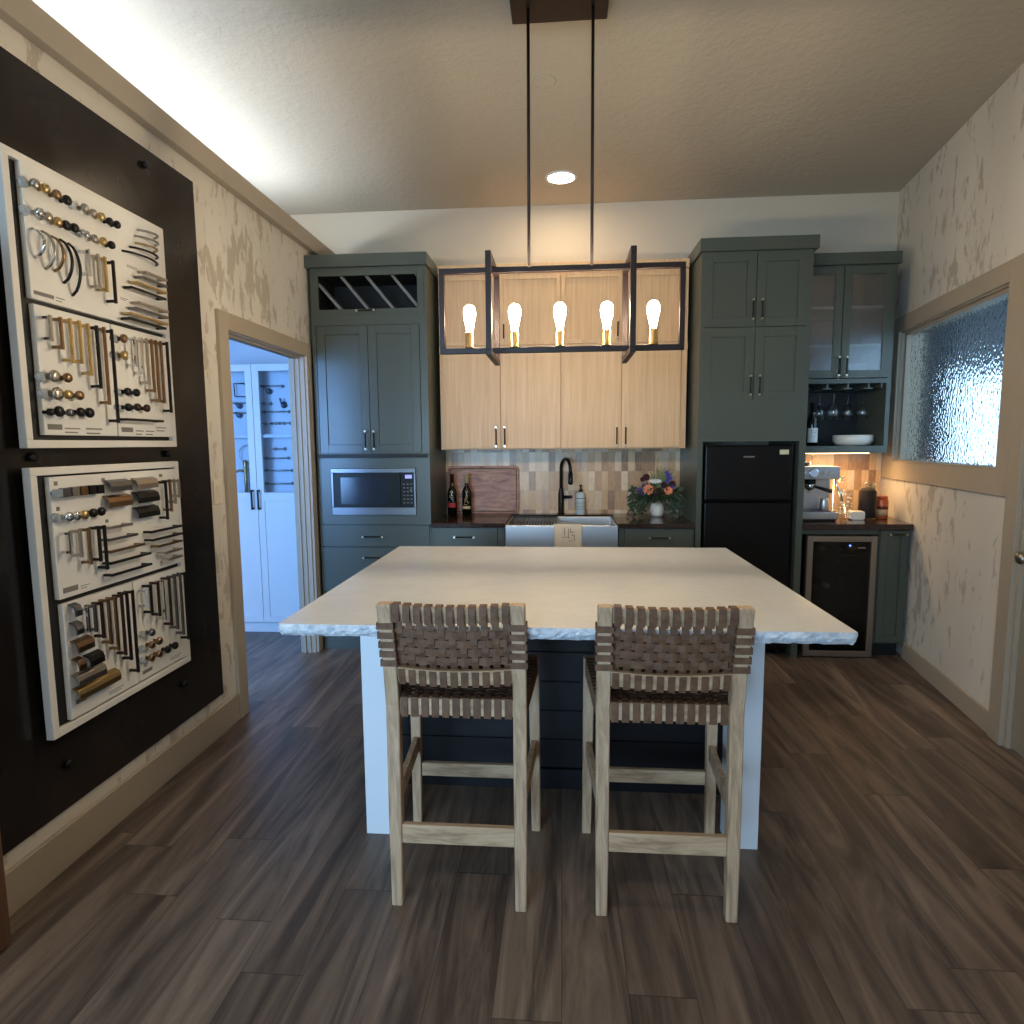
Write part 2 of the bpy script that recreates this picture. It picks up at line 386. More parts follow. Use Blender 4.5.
b.box(.02, .05, W0 + .02, W0 + .035, 1.32, 2.195); b.box(.02, .05, W1 - .045, W1 - .02, 1.32, 2.195); b.box(.02, .05, W0 + .02, W1 - .02, 2.175, 2.195)
w1 = struct('window_1', b, 'trim_paint', bev=.0015)
obj('window_pane', MB(TR).box(.05, .058, W0 + .02, W1 - .02, 1.32, 2.195), 'hammered_glass', w1)
b = MB(TR); b.box(-.022, 0, 3.075, 3.183, 0, 2.305); b.box(-.022, 0, 2.1, 3.075, 2.20, 2.305)
b.box(-.001, .06, 3.05, 3.075, 0, 2.20)
d2 = struct('door_2', b, 'trim_paint', bev=.002)
obj('door_panel', MB(TR).box(.015, .055, 2.2, 3.048, .012, 2.19), 'door_paint', d2, .002)
b = MB(TR); b.lathe((.015, 2.985, .925), [(.032, 0), (.032, -.006), (.012, -.012), (.011, -.03), (.026, -.038), (.029, -.05), (.024, -.062), (.008, -.066)], 24, None, 'x')
obj('door_knob', b, 'nickel', d2)
struct('baseboard_right', MB(TR).box(-.016, 0, 3.184, 4.30 * K, 0, .112), 'trim_paint', bev=.003)
# tiled splash between worktop and wall cabinets
b = MB(); b.box(-.903, .904, YB - .012, YB, .914, 1.50); b.box(1.59, 2.36, YB - .012, YB, .914, 1.40)
struct('trim_2', b, 'wall_tile')
# brown door leaf whose edge shows at the far left
d3 = struct('door_3', box(-1.655, -1.61, .72, 1.578, .012, 2.03), 'brown_wood', bev=.003)
obj('door_knob', MB().lathe((-1.61, .80, .95), [(.03, 0), (.03, .006), (.011, .012), (.011, .03), (.027, .04), (.027, .055), (.01, .062)], 20, None, 'x'), 'nickel', d3)
# outside the privacy glass
struct('exterior_ground', box(2.9, 9, 0.5, 12, -.3, -.1), 'exterior_ground')
struct('exterior_wall', box(2.45, 2.93, 5.02, 5.3, -.3, 3.6), 'exterior_wall')
struct('exterior_sky_blocker', box(3.0, 9.0, 5.3, 11, 2.55, 2.68), 'exterior_wall')  # slab added to block the sky and darken the upper pane

# ================================================================== LAMPS ON THE CEILING
def can(x, y, label):
    t = thing('ceiling_light', (x, y, ZC), label, 'ceiling light', 'recessed ceiling lights')
    obj('trim_ring', MB().lathe((x, y, ZC), [(.105, -.0005), (.105, -.006), (.088, -.010), (.086, -.004), (.086, -.0005)], 36), 'white_paint', t)
    obj('lens', MB().lathe((x, y, ZC), [(.085, -.002), (.085, -.007)], 36), 'lamp_glow', t)
can(-.006, 4.39, 'round recessed ceiling light glowing above the light wood cabinets')
can(-.006, 1.30, 'round recessed ceiling light behind the chandelier canopy, out over the stools')
can(-1.0, -.4, 'round recessed ceiling light over the shop floor, left one of the rear pair')
can(.7, -.4, 'round recessed ceiling light over the shop floor, right one of the rear pair')
tag(obj('ceiling_cover_plate', MB().lathe((-.085, 3.27, ZC), [(.056, 0), (.056, -.004), (.050, -.006)], 30), 'ceiling_plaster'), 'small round painted cover plate on the ceiling between the two chandelier rods', 'cover plate')
t = thing('strip_light', (-1.99, 2.6, 2.60), 'long cool white strip light lying on top of the side room behind the ledge', 'strip light')
obj('housing', box(-2.04, -1.94, 1.55, 4.45, 2.601, 2.76), 'white_paint', t, .004)
obj('tube', MB().tube([(-1.99, 1.6, 2.775), (-1.99, 4.40, 2.775)], .016, 12), 'cove_glow', t)

# chandelier
t = thing('chandelier', (-.008, 2.68, ZC), 'dark bronze linear chandelier with five glowing filament bulbs hanging over the island', 'chandelier')
obj('canopy', box(-.205, .183, 2.58, 2.785, 3.172, ZC - .0005), 'fixture_bronze', t, .003)
for x in (-.135, .122): obj('rod', MB().tube([(x, 2.68, 2.18), (x, 2.70, 3.172)], .0065, 10), 'fixture_bronze', t)
YF = 2.70; Bt = .023
def rect_frame(plane, c, a0, a1, z0, z1):
    b = MB()
    def bx(p0, p1, q0, q1):
        if plane == 'y': b.box(p0, p1, c - Bt / 2, c + Bt / 2, q0, q1)
        else: b.box(c - Bt / 2, c + Bt / 2, p0, p1, q0, q1)
    bx(a0, a1, z1 - Bt, z1); bx(a0, a1, z0, z0 + Bt); bx(a0, a0 + Bt, z0 + Bt, z1 - Bt); bx(a1 - Bt, a1, z0 + Bt, z1 - Bt)
    return b
obj('long_frame', rect_frame('y', YF, -.515, .503, 1.836, 2.186), 'fixture_bronze', t, .0015)
for x in (-.290, .277): obj('cross_frame', rect_frame('x', x, 2.545, 2.89, 1.808, 2.212), 'fixture_bronze', t, .0015)
for x in (-.388, -.197, -.008, .186, .376):
    obj('lamp_socket', MB().lathe((x, YF, 1.859), [(.021, 0), (.021, .004), (.0185, .006), (.0185, .060), (.0155, .066)], 20), 'brass', t)
    obj('bulb', MB().lathe((x, YF, 1.925), [(.0125, 0), (.0135, .010), (.018, .035), (.0242, .062), (.0258, .080), (.0235, .097), (.0155, .108), (.005, .113)], 24), 'bulb_glow', t)

# ================================================================== LEFT WALL
t = thing('steel_panel', (XL + .005, 2.1, .20), 'large black steel sheet fixed to the left wall behind the hardware displays', 'wall panel')
obj('sheet', box(XL + .001, XL + .009, .95, 2.962, .20, 2.685), 'black_steel', t, .001)
for y, z in ((2.60, 2.61), (1.915, 1.425), (2.62, 1.425), (2.63, .38), (1.95, .36), (1.05, 2.61), (1.05, .38)):
    obj('bolt', MB().lathe((XL + .009, y, z), [(.013, 0), (.013, .006), (.016, .010), (.015, .016), (.006, .020)], 16, None, 'x'), 'black_metal', t)
HWM = dict(a='acrylic', n='nickel', g='gold', z='bronze', b='black_metal', c='chrome', s='steel', d='dark_bronze')
HW = {0:[('knob',1.895,2.264,0.016,'a'),('knob',1.921,2.268,0.018,'n'),('knob',1.96,2.269,0.017,'g'),('knob',2.006,2.268,0.017,'z'),('knob',2.048,2.266,0.018,'b'),('knob',2.091,2.266,0.014,'a'),('knob',2.126,2.269,0.016,'n'),('knob',2.165,2.266,0.015,'n'),('knob',2.204,2.267,0.016,'g'),('knob',2.245,2.265,0.015,'b'),('knob',2.283,2.266,0.016,'b'),('knob',1.893,2.181,0.016,'a'),('knob',1.929,2.186,0.017,'c'),('knob',1.962,2.184,0.017,'n'),('knob',2.001,2.182,0.017,'g'),('knob',2.035,2.183,0.017,'b'),('knob',2.072,2.186,0.017,'b'),('knob',2.103,2.182,0.013,'c'),('knob',2.123,2.18,0.016,'c'),('knob',2.161,2.179,0.016,'n'),('knob',2.204,2.183,0.016,'g'),('knob',2.246,2.183,0.016,'b'),('bow',1.921,2.136,1.924,2.049,'c'),('bow',1.961,2.14,1.96,2.025,'n'),('bow',1.995,2.136,1.999,2.027,'z'),('bow',2.03,2.137,2.033,1.998,'b'),('bow',2.063,2.135,2.067,1.965,'b'),('pull',2.119,2.129,2.112,2.039,'c'),('pull',2.165,2.126,2.156,2.008,'n'),('pull',2.203,2.126,2.19,2.005,'g'),('pull',2.235,2.125,2.231,1.974,'b'),('bow',2.429,2.29,2.532,2.3,'n'),('bow',2.41,2.265,2.535,2.27,'n'),('bow',2.407,2.239,2.525,2.241,'g'),('bow',2.371,2.214,2.532,2.216,'b'),('bow',2.33,2.189,2.532,2.189,'b'),('pull',2.409,2.13,2.543,2.134,'n'),('pull',2.384,2.105,2.541,2.11,'s'),('pull',2.353,2.078,2.538,2.082,'g'),('pull',2.32,2.05,2.529,2.057,'b'),('pull',2.356,2.001,2.54,2.01,'n'),('pull',2.336,1.978,2.537,1.984,'s'),('pull',2.301,1.951,2.531,1.958,'g'),('pull',2.293,1.93,2.516,1.939,'b')],1:[('pull',1.929,1.873,1.922,1.792,'c'),('pull',1.973,1.875,1.964,1.772,'z'),('pull',2.018,1.878,2.004,1.736,'g'),('pull',2.056,1.879,2.044,1.736,'g'),('pull',2.098,1.876,2.083,1.701,'g'),('pull',2.135,1.877,2.123,1.66,'b'),('pull',2.179,1.878,2.159,1.606,'z'),('pull',2.215,1.877,2.197,1.543,'b'),('knob',1.897,1.678,0.016,'a'),('knob',1.933,1.684,0.022,'n'),('knob',1.987,1.684,0.018,'z'),('knob',1.899,1.626,0.016,'a'),('knob',1.939,1.629,0.024,'n'),('knob',1.985,1.629,0.018,'g'),('knob',2.033,1.63,0.018,'z'),('knob',1.94,1.572,0.02,'b'),('knob',1.985,1.57,0.015,'s'),('knob',2.033,1.574,0.018,'b'),('knob',2.073,1.574,0.02,'b'),('knob',1.904,1.568,0.013,'b')],2:[('pull',2.325,1.871,2.318,1.757,'c'),('pull',2.361,1.873,2.355,1.732,'c'),('pull',2.399,1.876,2.388,1.698,'n'),('pull',2.429,1.877,2.418,1.67,'z'),('pull',2.46,1.878,2.445,1.633,'z'),('pull',2.494,1.879,2.476,1.631,'z'),('pull',2.539,1.882,2.517,1.595,'b'),('pull',2.237,1.557,2.458,1.558,'b'),('knob',2.243,1.852,0.014,'a'),('knob',2.275,1.857,0.018,'z'),('knob',2.237,1.793,0.014,'a'),('knob',2.273,1.795,0.02,'g'),('knob',2.243,1.66,0.012,'a'),('knob',2.275,1.662,0.017,'b'),('knob',2.324,1.662,0.017,'b'),('knob',2.237,1.602,0.012,'a'),('knob',2.272,1.604,0.017,'b'),('knob',2.324,1.607,0.017,'d'),('knob',2.378,1.606,0.017,'d')],3:[('square_knob',1.908,1.309,0.014,'a'),('square_knob',1.937,1.308,0.019,'s'),('square_knob',1.977,1.309,0.019,'n'),('square_knob',2.015,1.309,0.019,'z'),('square_knob',2.054,1.309,0.019,'b'),('square_knob',2.092,1.308,0.019,'b'),('knob',1.91,1.228,0.016,'a'),('knob',1.943,1.227,0.019,'c'),('knob',1.975,1.226,0.018,'c'),('knob',2.012,1.226,0.018,'g'),('knob',2.053,1.228,0.018,'b'),('knob',2.092,1.229,0.018,'b'),('cup',2.132,1.306,2.258,1.308,'s'),('cup',2.275,1.305,2.414,1.308,'n'),('cup',2.117,1.251,2.257,1.251,'z'),('cup',2.274,1.253,2.417,1.252,'b'),('cup',2.27,1.196,2.413,1.192,'b'),('pull',1.937,1.181,1.93,1.103,'c'),('pull',1.979,1.182,1.971,1.086,'n'),('pull',2.02,1.182,2.011,1.054,'z'),('pull',2.064,1.182,2.057,1.055,'b'),('pull',2.096,1.181,2.085,1.021,'b'),('pull',2.102,1.171,2.23,1.163,'n'),('pull',2.101,1.128,2.255,1.12,'s'),('pull',2.101,1.085,2.291,1.076,'z'),('pull',2.101,1.043,2.324,1.035,'b'),('pull',2.101,0.999,2.324,0.992,'b'),('pull',2.454,1.318,2.446,1.157,'b'),('pull',2.487,1.321,2.475,1.187,'z'),('pull',2.513,1.32,2.505,1.217,'n'),('pull',2.541,1.318,2.535,1.24,'n'),('pull',2.333,1.122,2.538,1.117,'b'),('pull',2.335,1.089,2.535,1.085,'b'),('pull',2.369,1.058,2.531,1.055,'z'),('pull',2.405,1.025,2.528,1.021,'n'),('pull',2.431,0.995,2.524,0.991,'n')],4:[('pull',1.98,0.914,1.975,0.824,'c'),('pull',2.012,0.915,2.009,0.816,'s'),('pull',2.045,0.916,2.042,0.783,'d'),('pull',2.078,0.918,2.075,0.75,'z'),('pull',2.113,0.917,2.109,0.716,'z'),('pull',2.149,0.918,2.144,0.686,'d'),('pull',2.179,0.921,2.172,0.657,'b'),('pull',2.215,0.918,2.204,0.597,'b'),('cup',1.92,0.904,1.966,0.903,'s'),('cup',1.919,0.841,1.968,0.84,'s'),('cup',1.918,0.781,2.009,0.774,'z'),('cup',1.916,0.719,1.964,0.714,'z'),('cup',1.967,0.713,2.051,0.71,'b'),('cup',1.909,0.667,2.056,0.66,'n'),('cup',1.907,0.625,2.124,0.606,'g')],5:[('pull',2.284,0.904,2.282,0.829,'a'),('pull',2.314,0.917,2.309,0.797,'b'),('pull',2.353,0.919,2.354,0.775,'d'),('pull',2.391,0.919,2.385,0.75,'c'),('pull',2.432,0.922,2.426,0.715,'d'),('pull',2.477,0.921,2.463,0.689,'s'),('pull',2.515,0.92,2.502,0.653,'s'),('pull',2.55,0.919,2.534,0.622,'b'),('knob',2.28,0.722,0.014,'a'),('knob',2.313,0.72,0.017,'s'),('knob',2.274,0.666,0.014,'a'),('knob',2.308,0.671,0.017,'z'),('knob',2.355,0.672,0.018,'z'),('knob',2.269,0.618,0.014,'a'),('knob',2.302,0.62,0.017,'z'),('knob',2.349,0.62,0.017,'z'),('knob',2.403,0.62,0.018,'b'),('knob',2.454,0.62,0.018,'b')]}
TX = {0:[(1.907,1.941,1.986,1.941,0.012),(1.994,1.946,2.031,1.944,0.006),(2.355,2.145,2.411,2.146,0.004),(2.304,2.015,2.347,2.014,0.004)],1:[(1.915,1.522,1.975,1.523,0.018),(1.985,1.521,2.053,1.52,0.008),(2.08,1.522,2.157,1.522,0.01)],2:[(2.258,1.52,2.321,1.521,0.018),(2.337,1.519,2.383,1.519,0.008),(2.395,1.519,2.449,1.519,0.008),(2.463,1.534,2.527,1.535,0.008)],3:[(1.92,0.983,1.985,0.979,0.018),(1.997,0.982,2.037,0.98,0.005),(1.92,1.339,1.935,1.338,0.014),(2.133,1.338,2.15,1.337,0.014),(2.459,1.337,2.479,1.337,0.012),(1.921,1.256,1.935,1.254,0.014),(2.137,1.188,2.152,1.188,0.012)],4:[(1.933,0.592,1.979,0.59,0.016),(2.089,0.563,2.166,0.564,0.005)],5:[(2.275,0.567,2.333,0.566,0.014),(2.45,0.566,2.526,0.565,0.005)]}
XF = XL + .008          # face of the steel sheet
BX = -1.666             # face of the sample boards
KB = 1.0097; _z = lambda z: CAM_H + (z - CAM_H) * KB
def hardware(board, rec):
    rec = (rec[0], rec[1] * KB, _z(rec[2])) + (rec[3:] if 'knob' in rec[0] else (rec[3] * KB, _z(rec[4]), rec[5]))
    k = rec[0]; b = MB()
    if k in ('knob', 'square_knob'):
        _, y, z, r, m = rec
        if m == 'a': prof = [(r, 0), (r, .010), (r * .8, .014)]
        else: r *= .9; prof = [(r * .55, 0), (r * .45, .012), (r * .95, .019), (r, .026), (r * .85, .031), (r * .3, .033)]
        if k == 'knob': b.lathe((BX, y, z), prof, 18, None, 'x')
        else: b.lathe((BX, y, z), [(r * .5, 0), (r * .45, .014)], 12, None, 'x'); b.box(BX + .014, BX + .030, y - r * .9, y + r * .9, z - r * .9, z + r * .9)
        return obj('knob', b, HWM[m], board)
    _, y0, z0, y1, z1, m = rec; p = Vector((0, y0, z0)); q = Vector((0, y1, z1)); d = q - p; L = d.length; u = d.normalized()
    vert = abs(u.z) > .7
    if k == 'pull':
        w = .0095; s = .008; f0, f1 = BX + .030, BX + .0395
        if vert:
            y = y1; b.box(f0, f1, y - w / 2, y + w / 2, min(z0, z1), max(z0, z1))
            for z in (min(z0, z1) + s, max(z0, z1) - s): b.box(BX, f0, y - w / 2, y + w / 2, z - s / 1.6, z + s / 1.6)
        else:
            z = (z0 + z1) / 2; b.box(f0, f1, y0, y1, z - w / 2, z + w / 2)
            for y in (y0 + s, y1 - s): b.box(BX, f0, y - s / 1.6, y + s / 1.6, z - w / 2, z + w / 2)
        return obj('drawer_pull', b, HWM[m], board, .0012)
    if k == 'bow':
        n = 12; z = (z0 + z1) / 2; y = (y0 + y1) / 2; pts = []
        for i in range(n + 1):
            s = i / n; h = math.sin(PI * s) ** .6 * .036
            pts.append((BX + .002 + h, y, z0 + (z1 - z0) * s) if vert else (BX + .002 + h, y0 + (y1 - y0) * s, z))
        b.tube(pts, .0058, 10, None, .7); return obj('bow_pull', b, HWM[m], board)
    if k == 'cup':
        z = (z0 + z1) / 2; h = .030; y0 += .012; y1 -= .004
        prof = [(0, h), (.006, h), (.024, h * .75), (.030, h * .2), (.030, -h * .45), (.026, -h * .45), (.025, h * .1), (.020, h * .6), (.006, h * .8), (0, h * .8)]
        b.hull([(BX + a, y0, z + c) for a, c in prof], [(BX + a, y1, z + c) for a, c in prof]); return obj('cup_pull', b, HWM[m], board, .001)
def display(z0, z1, boards, label):
    t = thing('hardware_display', (XF, 2.24, z0), label, 'hardware display', 'framed hardware sample displays')
    y0, y1 = 1.852, 2.624; f = .026; x0, x1 = -1.696, -1.668
    b = MB(); b.box(x0, x1, y0, y1, z1 - f, z1); b.box(x0, x1, y0, y1, z0, z0 + f); b.box(x0, x1, y0, y0 + f, z0 + f, z1 - f); b.box(x0, x1, y1 - f, y1, z0 + f, z1 - f)
    obj('outer_frame', b, 'frame_white', t, .0015)
    obj('backing', box(XF + .001, -1.685, y0 + f + .001, y1 - f - .001, z0 + f + .001, z1 - f - .001), 'black_matte', t)
    for i, (a0, a1, c0, c1) in boards:
        a0 *= KB; a1 = min(a1 * KB, 2.5965); c0 = _z(c0); c1 = _z(c1)
        bo = obj('sample_board', box(-1.685, BX, a0, a1, c0, c1), 'board_white', t, .0015)
        for rec in HW[i]: hardware(bo, rec)
        for q0, r0, q1, r1, h in TX[i]:
            zc = _z((r0 + r1) / 2); q0 *= KB; q1 *= KB; pb = MB()
            if h > .01:
                pb.box(BX + .0002, BX + .0008, q0, q1, zc - h / 2, zc + h / 2)
            else:
                for s in range(2): pb.box(BX + .0002, BX + .0008, q0, q1 - .012 * s, zc - h / 2 - s * h * 1.6, zc - s * h * 1.6)
            obj('printed_logo' if h > .01 else 'printed_line', pb, 'print_grey', bo)
display(1.454, 2.362, [(0, (1.897, 2.586, 1.920, 2.335)), (1, (1.903, 2.236, 1.496, 1.905)), (2, (2.242, 2.582, 1.496, 1.905))],
        'upper white framed display of cabinet knobs and pulls on the black steel panel')
display(.494, 1.392, [(3, (1.903, 2.592, .955, 1.360)), (4, (1.912, 2.252, .538, .937)), (5, (2.258, 2.584, .538, .937))],
        'lower white framed display of cabinet knobs and pulls on the black steel panel')
t = thing('light_switch', (XL, 3.026, 1.17), 'white double rocker light switch plate beside the doorway', 'light switch')
obj('plate', box(XL + .0005, XL + .007, 2.988, 3.066, 1.165, 1.290), 'switch_white', t, .002)
for y in (3.007, 3.033): obj('rocker', box(XL + .007, XL + .011, y, y + .020, 1.195, 1.262), 'switch_white', t, .001)

# ================================================================== SIDE ROOM CUPBOARD
CX0, CX1, CY = -2.71, -1.905, 4.60
t = thing('display_cupboard', (-2.31, CY, 0), 'tall white cupboard with glazed upper doors seen through the doorway', 'cupboard')
b = MB(); b.box(CX0, CX0 + .018, CY + .02, 5.0, 0, 2.06); b.box(CX1 - .018, CX1, CY + .02, 5.0, 0, 2.06); b.box(CX0, CX1, CY + .02, 5.0, 2.042, 2.06); b.box(CX0, CX1, CY + .035, 5.0, 0, .085)
b.box(CX0, CX1, 4.735, 4.75, .085, 2.05); b.box(-2.32, -2.30, CY + .02, 5.0, .085, 2.05)
obj('carcass', b, 'white_paint', t, .001)
obj('shelf', box(CX0 + .018, CX1 - .018, CY + .03, 4.735, 1.515, 1.54), 'white_paint', t)
obj('shelf', box(CX0 + .018, CX1 - .018, CY + .03, 4.735, 1.045, 1.07), 'white_paint', t)
for (a0, a1, hx) in ((CX0 + .002, -2.312, -2.342), (-2.308, CX1 - .002, -2.292)):
    st = .05; b = MB()
    b.box(a0, a0 + st, CY, CY + .02, .088, 2.058); b.box(a1 - st, a1, CY, CY + .02, .088, 2.058)
    for c0, c1 in ((.088, .135), (1.035, 1.10), (2.008, 2.058)): b.box(a0 + st, a1 - st, CY, CY + .02, c0, c1)
    b.box(a0 + st, a1 - st, CY + .008, CY + .016, .135, 1.035)
    d = obj('door', b, 'white_paint', t, .001)
    obj('door_glass', box(a0 + st, a1 - st, CY + .008, CY + .012, 1.10, 2.008), 'door_glass', d)
    b = MB(); b.box(hx - .006, hx + .006, CY - .036, CY - .024, .972, 1.122); b.box(hx - .006, hx + .006, CY - .03, CY, .972, .986); b.box(hx - .006, hx + .006, CY - .03, CY, 1.108, 1.122)
    obj('handle', b, 'black_metal', d, .002)
BY = 4.735
def towel_bar(x0, x1, z, label, roll=None):
    t = thing('towel_bar', ((x0 + x1) / 2, BY, z), label, 'towel bar')
    obj('bar', MB().tube([(x0, BY - .045, z), (x1, BY - .045, z)], .006, 10), 'nickel', t)
    for x in (x0 + .012, x1 - .012):
        obj('mount', MB().lathe((x, BY, z), [(.013, -.0005), (.013, -.006), (.006, -.010), (.006, -.05)], 16, None, 'y'), 'nickel', t)
towel_bar(-2.29, -2.12, 1.905, 'short steel bar at the top of the right cupboard door')
towel_bar(-2.29, -2.22, 1.775, 'small steel paper holder arm left of the robe hook')
towel_bar(-2.52, -2.36, 1.780, 'steel bar below the square ring behind the left cupboard door')
towel_bar(-2.295, -2.075, 1.712, 'long steel bar across the cupboard below the robe hook')
towel_bar(-2.52, -2.36, 1.706, 'lower steel bar behind the left cupboard door, just under another bar')
towel_bar(-2.29, -2.215, 1.625, 'small steel pull above the middle shelf, left one of three')
towel_bar(-2.21, -2.155, 1.625, 'small steel pull above the middle shelf, middle one of three')
towel_bar(-2.145, -2.07, 1.625, 'small steel pull above the middle shelf, right one of three')
towel_bar(-2.22, -2.125, 1.428, 'short steel bar just under the middle shelf')
towel_bar(-2.295, -2.10, 1.358, 'steel bar second below the middle shelf')
towel_bar(-2.30, -2.072, 1.263, 'long steel bar third below the middle shelf')
towel_bar(-2.305, -2.074, 1.162, 'lowest long steel bar inside the right cupboard door')
for x, z, lb in ((-2.236, 1.868, 'round steel escutcheon hanging under the short top bar'), (-2.478, 1.762, 'round steel escutcheon under the bar behind the left door'), (-2.482, 1.690, 'lower round steel escutcheon behind the left door')):
    tag(obj('escutcheon', MB().lathe((x, BY, z), [(.024, -.0005), (.024, -.010), (.018, -.03), (.010, -.036)], 18, None, 'y'), 'steel'), lb, 'escutcheon')
t = thing('robe_hook', (-2.127, BY, 1.77), 'round steel robe hook inside the right cupboard door', 'robe hook')
obj('mount', MB().lathe((-2.127, BY, 1.765), [(.026, -.0005), (.026, -.008), (.010, -.012), (.010, -.04)], 18, None, 'y'), 'steel', t)
obj('hook', MB().tube([(-2.127, BY - .04, 1.765), (-2.132, BY - .05, 1.79), (-2.137, BY - .045, 1.812)], .007, 10), 'steel', t)
t = thing('towel_ring', (-2.46, BY, 1.88), 'square dark towel ring behind the left cupboard door', 'towel ring')
obj('ring', MB().tube([(-2.425, BY - .03, 1.928), (-2.505, BY - .03, 1.928), (-2.50, BY - .03, 1.83), (-2.40, BY - .03, 1.83), (-2.405, BY - .03, 1.925)], .005, 8), 'dark_bronze', t)
obj('mount', MB().lathe((-2.412, BY, 1.925), [(.018, -.0005), (.018, -.01), (.009, -.035)], 16, None, 'y'), 'dark_bronze', t)
t = thing('round_towel_ring', (-2.43, BY, 1.39), 'thin round wire ring behind the left cupboard door under the shelf', 'towel ring')
obj('ring', MB().tube([(-2.425 + .068 * math.cos(a), BY - .03, 1.392 + .068 * math.sin(a)) for a in [i * PI / 12 for i in range(25)]], .003, 6), 'nickel', t)
t = thing('faucet', (-2.44, 4.68, 1.07), 'polished brass faucet behind the left cupboard door', 'faucet')
obj('body', MB().lathe((-2.44, 4.69, 1.0705), [(.026, 0), (.026, .01), (.014, .02), (.013, .22), (.020, .26), (.010, .275)], 18), 'brass', t)
obj('spout', MB().tube([(-2.44, 4.69, 1.262), (-2.48, 4.67, 1.266), (-2.50, 4.66, 1.255)], .009, 10), 'brass', t)
obj('lever', MB().tube([(-2.44, 4.69, 1.262), (-2.405, 4.69, 1.27)], .006, 8), 'brass', t)
# ================================================================== KITCHEN CABINETS
def cells(x0, x1, z0, z1, holes):
    xs = sorted({x0, x1} | {v for h in holes for v in h[:2] if x0 < v < x1}); zs = sorted({z0, z1} | {v for h in holes for v in h[2:4] if z0 < v < z1}); out = []
    for i in range(len(zs) - 1):
        run = None
        for j in range(len(xs) - 1):
            cx, cz = (xs[j] + xs[j + 1]) / 2, (zs[i] + zs[i + 1]) / 2
            solid = not any(h[0] < cx < h[1] and h[2] < cz < h[3] for h in holes)
            if solid: run = [run[0], xs[j + 1]] if run else [xs[j], xs[j + 1]]
            if (not solid or j == len(xs) - 2) and run: out.append((run[0], run[1], zs[i], zs[i + 1])); run = None
    return out
def carcass(parent, x0, x1, yf, yb, z0, z1, holes, deep=(), mt='cabinet_paint', th=.02):
    b = MB()
    for c in cells(x0, x1, z0, z1, list(holes) + list(deep)): b.box(c[0], c[1], yf, yf + th, c[2], c[3])
    for c in cells(x0, x1, z0, z1, list(deep)): b.box(c[0], c[1], yf + th, yb - .006, c[2], c[3])
    b.box(x0, x1, yb - .006, yb, z0, z1)
    return obj('carcass', b, mt, parent)
def shaker(parent, x0, x1, z0, z1, y, mt='cabinet_paint', st=.055, glass=None, name='door', slab=False, rec=.009):
    g = .0018; x0 += g; x1 -= g; z0 += g; z1 -= g; b = MB()
    if slab: b.box(x0, x1, y, y + .018, z0, z1)
    else:
        b.box(x0, x0 + st, y, y + .018, z0, z1); b.box(x1 - st, x1, y, y + .018, z0, z1); b.box(x0 + st, x1 - st, y, y + .018, z0, z0 + st); b.box(x0 + st, x1 - st, y, y + .018, z1 - st, z1)
        if not glass: b.box(x0 + st, x1 - st, y + rec, y + .016, z0 + st, z1 - st)
    d = obj(name, b, mt, parent, .0012)
    if glass and glass != 'none': obj('glass_panel', box(x0 + st, x1 - st, y + .008, y + .012, z0 + st, z1 - st), glass, d)
    return d
def handle(parent, x, y, z, L, vertical=True):
    r = .0048; h = L / 2; e = (lambda s: (x, y - .028, z + s)) if vertical else (lambda s: (x + s, y - .028, z))
    hd = obj('handle', MB().tube([e(-h), e(h)], r, 10), 'handle_dark', parent)
    for s in (-h + .008, h - .008):
        p = e(s); b = MB().lathe((p[0], y, p[2]), [(.0065, 0), (.0065, -.003), (.0045, -.006), (.0045, -.022), (.0075, -.026), (.0075, -.033)], 12, None, 'y'); obj('handle_post', b, 'handle_tip', hd)
    return hd

# tall cabinet left of the counter
YT = 4.272; t = thing('tall_cabinet', (-1.31, YT, 0), 'tall grey green cabinet with a wine rack on top and a built in microwave', 'cabinet')
carcass(t, -1.70, -.905, YT, YB - .001, .0, 2.64, [(-1.675, -.955, 1.397, 2.262), (-1.688, -.92, 2.325, 2.625), (-1.70, -.915, .10, .90)], [(-1.655, -.96, 2.35, 2.60), (-1.604, -1.001, .966, 1.294)])
obj('crown', box(-1.727, -.893, YT - .022, YB - .001, 2.641, 2.722), 'cabinet_paint', t, .002)
obj('ledge', box(-1.70, -.915, YT - .010, YT, 1.365, 1.392), 'cabinet_inside', t)
obj('rack_shade', MB().box(-1.654, -.961, 4.60, 4.61, 2.351, 2.599).box(-1.654, -1.651, 4.30, 4.60, 2.351, 2.599).box(-.964, -.961, 4.30, 4.60, 2.351, 2.599).box(-1.651, -.964, 4.30, 4.60, 2.596, 2.599).box(-1.651, -.964, 4.30, 4.60, 2.351, 2.354), 'black_matte', t)  # black sheets added inside the rack, standing in for the recess shade
b = MB()
for x in (-1.665, -1.502, -1.328, -1.150, -.985):
    p, q = (x, 2.600), (x + .205, 2.352)
    if x < -1.66: p = (-1.652, 2.545); q = (-1.485, 2.352)
    if x > -1: q = (-.962, 2.572)
    d = Vector((q[0] - p[0], 0, q[1] - p[1])).normalized(); nn = Vector((-d.z, 0, d.x)) * .0085
    P0 = Vector((p[0], 4.30, p[1])); Q0 = Vector((q[0], 4.30, q[1])); dy = Vector((0, .07, 0))
    b.hull([P0 - nn, P0 + nn, Q0 + nn, Q0 - nn], [P0 - nn + dy, P0 + nn + dy, Q0 + nn + dy, Q0 - nn + dy])
obj('wine_rack', b, 'slat_paint', t)
d = shaker(t, -1.690, -.920, 2.323, 2.632, YT - .001, st=.043, glass='none', name='rack_door'); handle(d, -1.315, YT - .001, 2.352, .135, False)
